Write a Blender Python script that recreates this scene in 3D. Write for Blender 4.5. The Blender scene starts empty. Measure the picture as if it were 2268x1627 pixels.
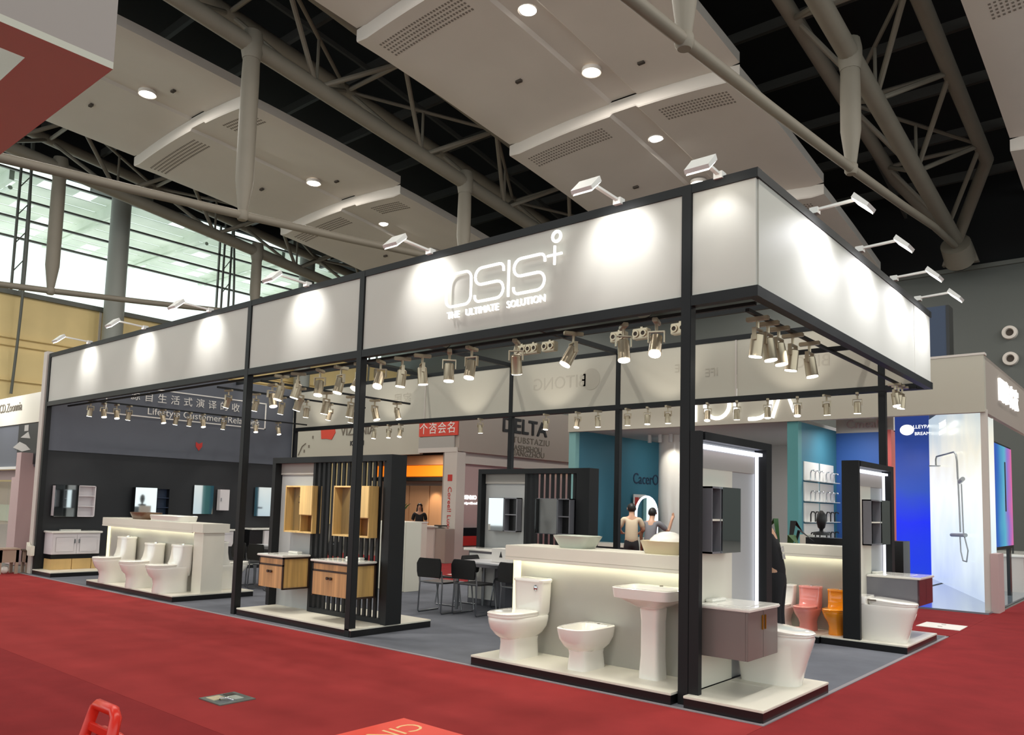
import bpy, bmesh, math, random
from mathutils import Vector, Matrix
random.seed(7)
PI = math.pi
S = bpy.context.scene
C = S.collection

# ------------------------------------------------------------------ camera
F_PX = 1753.95
YAW, PITCH, ROLL = 0.697, 0.0882, 0.0267
cd = bpy.data.cameras.new('camera')
cam = bpy.data.objects.new('camera', cd)
C.objects.link(cam)
S.camera = cam
cd.sensor_fit = 'HORIZONTAL'
cd.sensor_width = 36.0
cd.lens = F_PX / 2268 * 36.0
cd.shift_x = -17.7 / 2268
cd.shift_y = 151.4 / 2268
cd.clip_start = 0.05
cd.clip_end = 400
_f = Vector((-math.sin(YAW) * math.cos(PITCH), math.cos(YAW) * math.cos(PITCH), math.sin(PITCH)))
_r = Vector((math.cos(YAW), math.sin(YAW), 0))
_u = _r.cross(_f)
_r2 = _r * math.cos(ROLL) + _u * math.sin(ROLL)
_u2 = -_r * math.sin(ROLL) + _u * math.cos(ROLL)
cam.matrix_world = Matrix(((_r2.x, _u2.x, -_f.x, 3.2274), (_r2.y, _u2.y, -_f.y, -6.0347), (_r2.z, _u2.z, -_f.z, 1.6), (0, 0, 0, 1)))

# ------------------------------------------------------------------ world, exposure
w = bpy.data.worlds.new('overcast_sky')
S.world = w
w.use_nodes = True
w.node_tree.nodes['Background'].inputs[0].default_value = (0.93, 1.0, 0.99, 1)
w.node_tree.nodes['Background'].inputs[1].default_value = 1.5
S.view_settings.view_transform = 'Standard'
S.view_settings.look = 'None'
S.view_settings.exposure = 0.0
S.view_settings.gamma = 1.0
S.view_settings.use_curve_mapping = False
S.cycles.use_denoising = True
S.cycles.max_bounces = 8
S.cycles.diffuse_bounces = 4
S.cycles.glossy_bounces = 4
S.cycles.transmission_bounces = 6
S.cycles.transparent_max_bounces = 8
S.cycles.sample_clamp_indirect = 4.0
S.cycles.caustics_reflective = False
S.cycles.caustics_refractive = False
HALL_W = 275      # each hall downlight
SPOT_W = 52       # each booth track spot that lights something
FLOOD_W = 34      # each fascia floodlight

# ------------------------------------------------------------------ helpers
def lin(c):
    c = c / 255
    return c / 12.92 if c <= 0.04045 else ((c + 0.055) / 1.055) ** 2.4
def mat(name, rgb, rough=0.5, metal=0.0, emit=0.0, noise=None, bump=None, spec=None, coat=0.0, alpha=1.0):
    m = bpy.data.materials.new(name)
    m.use_nodes = True
    nt = m.node_tree
    b = nt.nodes['Principled BSDF']
    col = (lin(rgb[0]), lin(rgb[1]), lin(rgb[2]), 1)
    b.inputs['Base Color'].default_value = col
    b.inputs['Roughness'].default_value = rough
    b.inputs['Metallic'].default_value = metal
    if spec is not None: b.inputs['Specular IOR Level'].default_value = spec
    if coat: b.inputs['Coat Weight'].default_value = coat
    if emit:
        b.inputs['Emission Color'].default_value = col
        b.inputs['Emission Strength'].default_value = emit
    if alpha < 1: b.inputs['Alpha'].default_value = alpha
    if noise or bump:
        tc = nt.nodes.new('ShaderNodeTexCoord')
        mp = nt.nodes.new('ShaderNodeMapping')
        nt.links.new(tc.outputs['Object'], mp.inputs[0])
    if noise:
        sc, amt = noise[0], noise[1]
        if len(noise) > 2: mp.inputs['Scale'].default_value = noise[2]
        n = nt.nodes.new('ShaderNodeTexNoise')
        n.inputs['Scale'].default_value = sc
        n.inputs['Detail'].default_value = 6
        nt.links.new(mp.outputs[0], n.inputs['Vector'])
        mx = nt.nodes.new('ShaderNodeMix')
        mx.data_type = 'RGBA'
        mx.inputs[6].default_value = tuple(v * (1 - amt) for v in col[:3]) + (1,)
        mx.inputs[7].default_value = tuple(min(1, v * (1 + amt)) for v in col[:3]) + (1,)
        rp = nt.nodes.new('ShaderNodeMapRange')
        rp.inputs[1].default_value = 0.3; rp.inputs[2].default_value = 0.7
        nt.links.new(n.outputs['Fac'], rp.inputs[0])
        nt.links.new(rp.outputs[0], mx.inputs[0])
        nt.links.new(mx.outputs[2], b.inputs['Base Color'])
    if bump:
        n2 = nt.nodes.new('ShaderNodeTexNoise')
        n2.inputs['Scale'].default_value = bump[0]
        n2.inputs['Detail'].default_value = 4
        nt.links.new(mp.outputs[0], n2.inputs['Vector'])
        bp = nt.nodes.new('ShaderNodeBump')
        bp.inputs['Strength'].default_value = bump[1]
        nt.links.new(n2.outputs['Fac'], bp.inputs['Height'])
        nt.links.new(bp.outputs[0], b.inputs['Normal'])
    return m

class MB:
    """collects shapes; with a thing given, coordinates are world coordinates of that unrotated thing"""
    def __init__(s, root=None):
        s.v = []; s.f = []
        s.o = Vector((0, 0, 0))
        r = root
        while r is not None and r.parent: r = r.parent
        if r is not None: s.o = r.location.copy()
    def add(s, vs, fs):
        n = len(s.v)
        s.v += [tuple(Vector(p) - s.o) for p in vs]
        s.f += [tuple(i + n for i in f) for f in fs]
        return s
    def box(s, x0, y0, z0, x1, y1, z1):
        x0, x1 = min(x0, x1), max(x0, x1); y0, y1 = min(y0, y1), max(y0, y1); z0, z1 = min(z0, z1), max(z0, z1)
        return s.add([(x0, y0, z0), (x1, y0, z0), (x1, y1, z0), (x0, y1, z0), (x0, y0, z1), (x1, y0, z1), (x1, y1, z1), (x0, y1, z1)],
                     [(0, 3, 2, 1), (4, 5, 6, 7), (0, 1, 5, 4), (1, 2, 6, 5), (2, 3, 7, 6), (3, 0, 4, 7)])
    def rings(s, rs, cap0=True, cap1=True):
        n = len(rs[0]); vs = [p for r in rs for p in r]; fs = []
        for k in range(len(rs) - 1):
            for i in range(n):
                j = (i + 1) % n
                fs.append((k * n + i, k * n + j, (k + 1) * n + j, (k + 1) * n + i))
        if cap0: fs.append(tuple(reversed(range(n))))
        if cap1: fs.append(tuple(range((len(rs) - 1) * n, len(rs) * n)))
        return s.add(vs, fs)
    def cyl(s, p, q, r0, r1=None, n=12):
        p = Vector(p); q = Vector(q)
        r1 = r0 if r1 is None else r1
        d = (q - p).normalized()
        a = d.orthogonal().normalized() if abs(d.z) < 0.999 else Vector((1, 0, 0))
        b = d.cross(a)
        ring = lambda c, r: [c + (a * math.cos(2 * PI * i / n) + b * math.sin(2 * PI * i / n)) * r for i in range(n)]
        return s.rings([ring(p, r0), ring(q, r1)])
    def tube(s, pts, r, n=8, closed=False):
        P = [Vector(p) for p in pts]; m = len(P); rs = []; up = None
        for i in range(m):
            if closed: d = P[(i + 1) % m] - P[i - 1]
            else: d = P[min(i + 1, m - 1)] - P[max(i - 1, 0)]
            d.normalize()
            if up is None: up = d.orthogonal().normalized()
            a = (up - d * up.dot(d))
            a = a.normalized() if a.length > 1e-6 else d.orthogonal().normalized()
            up = a; b = d.cross(a)
            rr = r[i] if isinstance(r, (list, tuple)) else r
            rs.append([P[i] + (a * math.cos(2 * PI * k / n) + b * math.sin(2 * PI * k / n)) * rr for k in range(n)])
        if closed: return s.rings(rs + [rs[0]], False, False)
        return s.rings(rs)
    def bar(s, p, q, wd, ht):
        """rectangular bar from p to q, ht measured towards +Z as far as possible"""
        p = Vector(p); q = Vector(q); d = (q - p).normalized()
        side = d.cross(Vector((0, 0, 1)))
        side = side.normalized() if side.length > 1e-4 else Vector((1, 0, 0))
        up = side.cross(d)
        rg = lambda c: [c + side * a * wd / 2 + up * b * ht / 2 for a, b in ((-1, -1), (1, -1), (1, 1), (-1, 1))]
        return s.rings([rg(p), rg(q)])
    def lathe(s, prof, cx, cy, n=20, cz=0.0, cap0=True, cap1=True):
        return s.rings([[(cx + r * math.cos(2 * PI * i / n), cy + r * math.sin(2 * PI * i / n), cz + z) for i in range(n)] for r, z in prof], cap0, cap1)
    def prism(s, poly, vec):
        v = Vector(vec); a = [Vector(p) for p in poly]
        return s.rings([a, [p + v for p in a]])
    def build(s, name, m, parent=None, bevel=0, smooth=None, label=None, kind=None, bseg=2):
        me = bpy.data.meshes.new(name)
        me.from_pydata(s.v, [], s.f)
        bm = bmesh.new(); bm.from_mesh(me)
        bmesh.ops.recalc_face_normals(bm, faces=bm.faces)
        if bevel:
            es = [e for e in bm.edges if len(e.link_faces) == 2 and e.calc_face_angle(0) > 0.9]
            bmesh.ops.bevel(bm, geom=es, offset=bevel, segments=bseg, affect='EDGES', clamp_overlap=True)
        bm.to_mesh(me); bm.free()
        if smooth is not None:
            me.shade_smooth()
            me.set_sharp_from_angle(angle=math.radians(smooth))
        elif bevel:
            me.shade_smooth(); me.set_sharp_from_angle(angle=math.radians(50))
        me.materials.append(m)
        o = bpy.data.objects.new(name, me)
        C.objects.link(o)
        if parent is not None: o.parent = parent
        else:
            o.location = s.o
        if label: o['label'] = label
        if kind: o['kind'] = kind
        return o

def thing(name, label, cat, loc=(0, 0, 0), rz=0.0, group=None):
    o = bpy.data.objects.new(name, None)
    C.objects.link(o)
    o.empty_display_size = 0.1
    o.location = loc; o.rotation_euler = (0, 0, rz)
    o['label'] = label; o['category'] = cat
    if group: o['group'] = group
    return o
def tag(o, label, cat, group=None):
    o['label'] = label; o['category'] = cat
    if group: o['group'] = group
    return o
def struct(name):
    o = bpy.data.objects.new(name, None); C.objects.link(o); o['kind'] = 'structure'
    return o
def dup(root, loc, rz=None, label=None, group=None):
    r = root.copy(); C.objects.link(r); r.location = loc
    if rz is not None: r.rotation_euler = (0, 0, rz)
    if label: r['label'] = label
    if group: r['group'] = group
    def rec(a, b):
        for ch in a.children:
            c = ch.copy(); C.objects.link(c); c.parent = b; rec(ch, c)
    rec(root, r)
    return r
def inst(src, parent, loc=None, name=None):
    """another piece sharing its mesh"""
    o = bpy.data.objects.new(name or src.name.split('.')[0], src.data)
    C.objects.link(o); o.parent = parent
    if loc is not None: o.location = loc
    return o
def txt(s, size, m, parent, pos, xd=(1, 0, 0), up=(0, 0, 1), ext=0.006, name='lettering', sx=1.0, align='CENTER', spacing=1.0, bold=0.0):
    cu = bpy.data.curves.new('t', 'FONT')
    cu.body = s; cu.size = size; cu.extrude = ext; cu.align_x = align; cu.align_y = 'CENTER'
    cu.space_character = spacing; cu.offset = bold; cu.resolution_u = 3
    to = bpy.data.objects.new('t', cu); C.objects.link(to)
    dg = bpy.context.evaluated_depsgraph_get()
    me = bpy.data.meshes.new_from_object(to.evaluated_get(dg))
    bpy.data.objects.remove(to); bpy.data.curves.remove(cu)
    x = Vector(xd).normalized(); y = Vector(up).normalized(); z = x.cross(y)
    r = parent
    while r is not None and r.parent: r = r.parent
    o0 = Vector(pos) - (r.location if r is not None else Vector((0, 0, 0)))
    M = Matrix(((x.x * sx, y.x, z.x, o0.x), (x.y * sx, y.y, z.y, o0.y), (x.z * sx, y.z, z.z, o0.z), (0, 0, 0, 1)))
    me.transform(M)
    me.materials.clear(); me.materials.append(m)
    me.name = name
    o = bpy.data.objects.new(name, me); C.objects.link(o)
    if parent is not None: o.parent = parent
    return o
def sring(z, w_, yf, yb, n=2.4, N=28, cx=0.0, cy=0.0, nb=None):
    """egg / superellipse outline: half width w_, reach yf towards -Y and yb towards +Y"""
    out = []
    for i in range(N):
        a = 2 * PI * i / N
        c, sn = math.cos(a), math.sin(a)
        e = 2 / (n if sn < 0 else (nb or n))
        x = w_ * math.copysign(abs(c) ** e, c)
        y = (yf if sn < 0 else yb) * math.copysign(abs(sn) ** e, sn)
        out.append((cx + x, cy + y, z))
    return out
def spot(loc, target, watt, angle=50, blend=0.6, col=(1.0, 0.93, 0.82), r=0.035):
    l = bpy.data.lights.new('spot_beam', 'SPOT')
    l.energy = watt; l.color = col; l.spot_size = math.radians(angle); l.spot_blend = blend; l.shadow_soft_size = r
    o = bpy.data.objects.new('spot_beam', l); C.objects.link(o)
    o.location = loc
    o.rotation_euler = (Vector(target) - Vector(loc)).to_track_quat('-Z', 'Y').to_euler()
    return o
def area(loc, target, watt, sx, sy=None, col=(1, 1, 1), shape='DISK'):
    l = bpy.data.lights.new('lamp_or_fill_glow', 'AREA')
    l.energy = watt; l.color = col; l.shape = shape; l.size = sx
    if sy: l.size_y = sy
    o = bpy.data.objects.new('lamp_or_fill_glow', l); C.objects.link(o)
    o.location = loc
    o.rotation_euler = (Vector(target) - Vector(loc)).to_track_quat('-Z', 'Y').to_euler()
    return o

# ------------------------------------------------------------------ materials
M = {}
def D(k, *a, **kw): M[k] = mat(k, *a, **kw)
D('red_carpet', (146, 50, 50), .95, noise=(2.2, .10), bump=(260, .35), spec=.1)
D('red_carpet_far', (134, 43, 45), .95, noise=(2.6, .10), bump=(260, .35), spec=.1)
D('grey_carpet', (106, 109, 117), .95, noise=(3, .08), bump=(260, .35), spec=.1)
D('edging', (140, 134, 138), .6)
D('concrete', (110, 108, 104), .8, noise=(1, .1))
D('black_metal', (22, 24, 26), .5, spec=.3, noise=(1.5, .06))
D('black_gloss', (16, 16, 18), .3)
D('black_wall', (29, 31, 35), .55)
D('slate_wall', (92, 96, 106), .5)
D('white_lam', (226, 222, 208), .35, spec=.4)
D('white_gloss', (238, 236, 228), .12, coat=.4)
D('ceramic', (240, 237, 229), .08, coat=.6)
D('ceramic_pink', (240, 150, 140), .12, coat=.5)
D('ceramic_orange', (246, 150, 22), .12, coat=.5)
D('fascia', (194, 193, 185), .5, spec=.35)
D('fascia_back', (196, 192, 178), .6)
D('ghost', (184, 179, 165), .7)
D('led_warm', (255, 246, 196), .5, emit=.95)
D('led_white', (240, 242, 255), .5, emit=1.6)
D('lens', (255, 252, 240), .4, emit=7.0)
D('lens_dim', (255, 252, 240), .4, emit=2.6)
D('sign_white', (255, 255, 252), .4, emit=1.15)
D('hall_lens', (255, 250, 238), .4, emit=9.0)
D('lamp_metal', (186, 172, 148), .3, metal=.75)
D('lamp_white', (222, 222, 218), .4)
D('chrome', (205, 208, 212), .15, metal=1)
D('steel', (150, 152, 156), .3, metal=.9)
D('gold', (196, 150, 60), .25, metal=.9)
D('mirror', (215, 220, 222), .03, metal=1)
D('grey_panel', (176, 178, 178), .45)
D('stone_grey', (170, 168, 160), .3, noise=(1.6, .06))
D('oak', (206, 168, 104), .45, noise=(15, .28, (1, 1, .05)))
D('oak_light', (228, 194, 130), .45, noise=(15, .16, (1, 1, .05)))
D('oak_red', (194, 148, 100), .45, noise=(13, .34, (1, 1, .05)))
D('oak_dark', (128, 88, 46), .5, noise=(3.2, .17, (1, 1, .08)))
D('brown_frame', (56, 40, 32), .4)
D('taupe_lacquer', (116, 106, 102), .35, coat=.15)
D('plum_lacquer', (74, 44, 52), .2, coat=.4)
D('grey_lacquer', (112, 112, 118), .25, coat=.3)
D('white_paint', (222, 216, 218), .3)
D('plywood', (205, 170, 112), .6, noise=(4, .12, (1, 1, .1)))
D('black_plastic', (24, 24, 26), .45)
D('table_white', (206, 206, 210), .3)
D('paper', (235, 232, 226), .7)
D('paper_grey', (170, 166, 160), .7)
D('ink', (42, 42, 44), .6)
D('ink_soft', (120, 112, 100), .7)
D('red_print', (196, 52, 46), .55)
D('red_sign', (212, 66, 48), .55)
D('ceil_panel', (210, 203, 196), .6, noise=(.5, .03))
D('ceil_edge', (150, 140, 128), .7)
D('hole', (70, 62, 56), .9)
D('perf', (128, 120, 112), .9)
D('roof_dark', (16, 18, 20), .9)
D('truss', (126, 119, 107), .6, noise=(1.0, .05))
D('truss_dark', (70, 68, 64), .6)
D('column_paint', (150, 152, 146), .5)
D('mullion', (104, 106, 100), .5)
D('tan_panel', (238, 212, 152), .55, noise=(.6, .05))
D('hall_grey', (88, 91, 88), .7)
D('navy', (40, 56, 82), .5)
D('soffit_pink', (196, 196, 182), .6)
D('offwhite', (206, 198, 190), .55)
D('board_grey', (158, 150, 145), .6)
D('pipe_grey', (176, 181, 185), .4)
D('beige_wall', (186, 181, 166), .6)
D('taupe_wall', (168, 156, 146), .6)
D('pink_wall', (192, 166, 164), .6)
D('blue_wall', (62, 122, 142), .6)
D('blue_wall_deep', (52, 96, 170), .6)
D('teal_wall', (84, 148, 150), .6)
D('teal_light', (128, 178, 178), .6)
D('red_wall', (190, 82, 74), .6)
D('wood_warm', (214, 164, 122), .5, noise=(2, .06, (1, 1, .1)))
D('orange_glow', (255, 132, 24), .5, emit=.9)
D('screen_white', (226, 236, 240), .3)
D('shine_floor', (120, 132, 142), .12, coat=.4)
D('cardboard', (172, 150, 132), .8)
D('dark_wood', (86, 66, 50), .6)
D('skin', (206, 160, 130), .5)
D('hair', (22, 18, 16), .5)
D('shirt_beige', (214, 196, 166), .8)
D('shirt_grey', (126, 126, 130), .8)
D('cloth_black', (24, 24, 27), .8)
D('trousers', (36, 34, 36), .8)
D('leaf', (48, 92, 40), .5)
D('pot', (200, 200, 196), .4)
D('red_plastic', (214, 40, 24), .3)
D('sticker_red', (236, 72, 52), .5)
D('sticker_gold', (240, 200, 140), .5)
D('hatch', (120, 128, 122), .35, metal=.6)
D('canopy_green', (232, 242, 228), .8, noise=(.35, .2))
D('brown_bowl', (104, 78, 58), .3)
D('bowl_sage', (196, 202, 190), .15, coat=.4)
D('bowl_cream', (226, 212, 176), .15, coat=.4)
# glass of the hall front: mostly clear with a faint sheen
g = bpy.data.materials.new('clear_glass'); g.use_nodes = True
nt = g.node_tree; nt.nodes.clear()
go = nt.nodes.new('ShaderNodeOutputMaterial'); gm = nt.nodes.new('ShaderNodeMixShader')
gt = nt.nodes.new('ShaderNodeBsdfTransparent'); gg = nt.nodes.new('ShaderNodeBsdfGlossy')
gt.inputs[0].default_value = (.94, .98, .96, 1); gg.inputs['Roughness'].default_value = .02
gf = nt.nodes.new('ShaderNodeFresnel'); gf.inputs[0].default_value = 1.35
gb = nt.nodes.new('ShaderNodeNewGeometry'); gs = nt.nodes.new('ShaderNodeMath'); gs.operation = 'SUBTRACT'; gs.inputs[0].default_value = 1; gx = nt.nodes.new('ShaderNodeMath'); gx.operation = 'MULTIPLY'
nt.links.new(gb.outputs['Backfacing'], gs.inputs[1]); nt.links.new(gs.outputs[0], gx.inputs[0]); nt.links.new(gf.outputs[0], gx.inputs[1])
nt.links.new(gx.outputs[0], gm.inputs[0]); nt.links.new(gt.outputs[0], gm.inputs[1]); nt.links.new(gg.outputs[0], gm.inputs[2]); nt.links.new(gm.outputs[0], go.inputs[0])
M['clear_glass'] = g
def screen_mat(name, stops, axis, lo, hi, strength):
    """a lit display whose own picture is a colour ramp along one axis"""
    m = bpy.data.materials.new(name); m.use_nodes = True
    nt = m.node_tree; b = nt.nodes['Principled BSDF']
    tc = nt.nodes.new('ShaderNodeTexCoord'); sp = nt.nodes.new('ShaderNodeSeparateXYZ'); mr = nt.nodes.new('ShaderNodeMapRange'); cr = nt.nodes.new('ShaderNodeValToRGB')
    nz = nt.nodes.new('ShaderNodeTexNoise'); nz.inputs['Scale'].default_value = 0.9; ad = nt.nodes.new('ShaderNodeMath'); ad.operation = 'MULTIPLY_ADD'
    ad.inputs[1].default_value = .35 * (hi - lo)
    nt.links.new(tc.outputs['Object'], sp.inputs[0]); nt.links.new(tc.outputs['Object'], nz.inputs['Vector'])
    nt.links.new(nz.outputs['Fac'], ad.inputs[0]); nt.links.new(sp.outputs[axis], ad.inputs[2])
    nt.links.new(ad.outputs[0], mr.inputs[0])
    mr.inputs[1].default_value = lo + .17 * (hi - lo); mr.inputs[2].default_value = hi + .17 * (hi - lo)
    nt.links.new(mr.outputs[0], cr.inputs[0])
    el = cr.color_ramp.elements
    el[0].position = stops[0][0]; el[1].position = stops[-1][0]
    for p, c in stops[1:-1]: el.new(p).color = (lin(c[0]), lin(c[1]), lin(c[2]), 1)
    for e, c in ((el[0], stops[0][1]), (el[len(el) - 1], stops[-1][1])): e.color = (lin(c[0]), lin(c[1]), lin(c[2]), 1)
    b.inputs['Base Color'].default_value = (.02, .02, .02, 1); b.inputs['Roughness'].default_value = .25
    nt.links.new(cr.outputs[0], b.inputs['Emission Color']); b.inputs['Emission Strength'].default_value = strength
    return m
M['blue_screen'] = screen_mat('blue_screen', [(0, (40, 80, 160)), (.08, (20, 60, 230)), (.35, (8, 40, 250)), (.6, (36, 78, 190)), (1, (36, 60, 130))], 2, 0, 4.0, .95)
M['light_wall'] = screen_mat('light_wall', [(0, (190, 205, 225)), (.3, (225, 238, 240)), (.55, (250, 252, 246)), (.75, (236, 232, 214)), (1, (186, 200, 206))], 2, 0, 4.0, 1.05)
M['tv_screen'] = screen_mat('tv_screen', [(0, (20, 40, 190)), (.25, (20, 110, 200)), (.6, (90, 190, 220)), (.8, (150, 120, 220)), (1, (240, 110, 170))], 1, 0, 2.3, .8)
# ------------------------------------------------------------------ hall: floor, roof, ceiling, trusses, glazing, end wall
def ceil_z(y):
    y = max(y, -10.0)
    return 17.82 - 0.0626 * y - 0.00255 * y * y
fl = struct('floor')
MB().box(-46, -34, -.3, 30, 37, -.012).build('concrete_slab', M['concrete'], fl)
# carpet rolls of the aisles
def roll(name, x0, y0, x1, y1, m, label, z=0.0):
    o = MB().box(x0, y0, z - .012, x1, y1, z).build(name, M[m]); return tag(o, label, 'carpet')
roll('red_carpet', -17.6, -3.04, .75, -.14, 'red_carpet', 'bright red aisle carpet roll along the front edge of the white booth')
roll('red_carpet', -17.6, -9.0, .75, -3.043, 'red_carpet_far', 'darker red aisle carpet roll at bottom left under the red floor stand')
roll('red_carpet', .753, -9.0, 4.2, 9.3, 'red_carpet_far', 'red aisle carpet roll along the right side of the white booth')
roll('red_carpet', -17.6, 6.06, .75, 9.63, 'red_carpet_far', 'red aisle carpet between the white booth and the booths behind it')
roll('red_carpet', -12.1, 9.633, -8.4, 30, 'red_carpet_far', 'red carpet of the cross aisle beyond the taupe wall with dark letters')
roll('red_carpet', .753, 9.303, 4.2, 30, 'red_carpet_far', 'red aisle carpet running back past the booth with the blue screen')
roll('grey_carpet', -14.4, -.10, .71, 6.02, 'grey_carpet', 'blue-grey needle-felt carpet covering the whole floor of the white booth', .004)
t = struct('trim_1')
MB().box(-14.5, -.14, -.012, .75, -.10, .006).build('carpet_edging', M['edging'], t)
MB().box(.71, -.10, -.012, .75, 6.06, .006).build('carpet_edging', M['edging'], t)
MB().box(-14.5, 6.02, -.012, .75, 6.06, .006).build('carpet_edging', M['edging'], t)

# roof deck with purlins
ce = struct('ceiling')
deck = MB(); ys = [-34, -26, -18, -10, -2, 6, 14, 22, 30, 38]
deck.rings([[(-46, y, ceil_z(y) + 5.2), (30, y, ceil_z(y) + 5.2), (30, y, ceil_z(y) + 5.4), (-46, y, ceil_z(y) + 5.4)] for y in ys])
deck.build('roof_deck', M['roof_dark'], ce)
pur = None
for k in range(17):
    y = -16 + 3.1 * k
    p = MB().box(-44, -.09, -.2, 29, .09, .2)
    if pur is None: pur = p.build('purlin', M['truss_dark'], ce); pur.location = (0, y, ceil_z(y) + 4.3)
    else: inst(pur, ce, (0, y, ceil_z(y) + 4.3))
for x in (-20.7, -4.2, 12.3):
    for dx in (-2.6, 2.6):
        m = MB(); m.rings([[(x + dx - .06, y, ceil_z(y) + 3.9), (x + dx + .06, y, ceil_z(y) + 3.9), (x + dx + .06, y, ceil_z(y) + 4.1), (x + dx - .06, y, ceil_z(y) + 4.1)] for y in ys])
        m.build('cable_tray', M['truss_dark'], ce)

# suspended curved ceiling panels in three strips
SEG = [(-22.7, -14.6), (-14.6, -6.6), (-6.6, 1.4), (1.4, 9.55), (9.55, 17.45), (17.45, 25.4), (25.4, 33.2)]
STRIPS = [(-33.7, -24.06, -27.9), (-17.4, -7.44, -11.93), (-.98, 9.0, 4.4)]
def panel(x0, x1, xg, y0, y1):
    W = x1 - x0; N = 20
    us = sorted(set([i / N for i in range(N + 1)] + [(xg - .62 - x0) / W, (xg - .5 - x0) / W, (xg + .5 - x0) / W, (xg + .62 - x0) / W]))
    us = [u for u in us if not ((xg - .6 - x0) / W < u < (xg - .52 - x0) / W) and not ((xg + .52 - x0) / W < u < (xg + .6 - x0) / W)]
    def low(u, base):
        x = x0 + u * W
        z = base + .28 * (1 - (2 * u - 1) ** 2)
        if abs(x - xg) <= .51: z += .09
        if u < .02 or u > .98: z += .1
        return (x, z)
    zn, zf = ceil_z(y0) - .16, ceil_z(y1) + .26
    rs = []
    for y, b in ((y0, zn), (y0 + .03, zn - .05), (y0 + 1, zn + (zf - zn) * .13), ((y0 + y1) / 2, (zn + zf) / 2 + .04), (y1, zf)):
        lo = [low(u, b) for u in us]
        ring = [(x, y, z) for x, z in lo] + [(x, y, b + .28 * (1 - (2 * ((x - x0) / W) - 1) ** 2) + .46) for x, z in reversed(lo)]
        rs.append(ring)
    o = MB().rings(rs).build('ceiling_panel', M['ceil_panel'], ce, smooth=25)
    # perforated acoustic patches behind the near lip
    h = MB()
    for ua, ub in ((.06, (xg - x0) / W - .12), ((xg - x0) / W + .12, .94)):
        n = int((ub - ua) * W / .125)
        for i in range(n):
            for r_ in range(5):
                u = ua + (ub - ua) * i / n; yy = y0 + .55 + .17 * r_
                zz = zn - .05 + ((yy - y0 - .03) / .97) * ((zf - zn) * .13 + .05) if yy < y0 + 1 else zn + (zf - zn) * (.13 + (yy - y0 - 1) / ((y1 - y0) / 2 - 1) * .37)
                x, z = low(u, zz)
                h.box(x - .032, yy - .04, z - .012, x + .032, yy + .04, z + .02)
    h.build('perforation', M['perf'], o, kind='stuff')
    # speaker / detector boxes
    m = MB()
    for u, fy in ((.3, .62), (.72, .8)):
        yy = y0 + fy * (y1 - y0); x, z = low(u, zn + (zf - zn) * fy + .02)
        m.box(x - .12, yy - .06, z - .07, x + .12, yy + .06, z + .05)
    m.build('detector', M['hole'], o)
    return o
for si, (x0, x1, xg) in enumerate(STRIPS):
    for y0, y1 in SEG: panel(x0, x1, xg, y0, y1)
# downlights along the grooves
lamp0 = thing('ceiling_downlight', 'round bright downlight in the groove of the pale ceiling strip', 'light', (0, 0, 0), 0, 'hall downlights')
MB().lathe([(.2, .22), (.3, .1), (.34, .08), (.34, .22)], 0, 0, 20).build('housing', M['ceil_panel'], lamp0, smooth=40)
MB().lathe([(.02, .06), (.26, .07), (.27, .12), (.02, .12)], 0, 0, 20).build('lens', M['hall_lens'], lamp0, smooth=40)
first = True
SN = ['far left', 'middle', 'right-hand']
for si, (x0, x1, xg) in enumerate(STRIPS):
    for k, (y0, y1) in enumerate(SEG[1:]):
        for fy in (.30, .74):
            y = y0 + fy * (y1 - y0)
            z = ceil_z(y) + .28 + .1 + .05 + .02
            seen = (si == 0 and y > 4) or (si == 1 and y > 9)
            if not seen and si != 2 and y < 3 or (not seen and y > 0 and fy > .5 and si == 2): pass
            lab = f'round bright downlight in the {SN[si]} ceiling strip, {["first", "second", "third", "fourth", "fifth", "sixth", "seventh", "eighth", "ninth", "tenth", "eleventh", "twelfth"][2 * k + (fy > .5)]} along its groove'
            grp = f'hall downlights of the {SN[si]} strip'
            if first: o = lamp0; o.location = (xg, y, z - .22); o['label'] = lab; o['group'] = grp; first = False
            else: o = dup(lamp0, (xg, y, z - .22), 0, lab, grp)
            area((xg, y, z - .27), (xg, y, 0), HALL_W, .5, col=(1, .95, .87))

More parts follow.
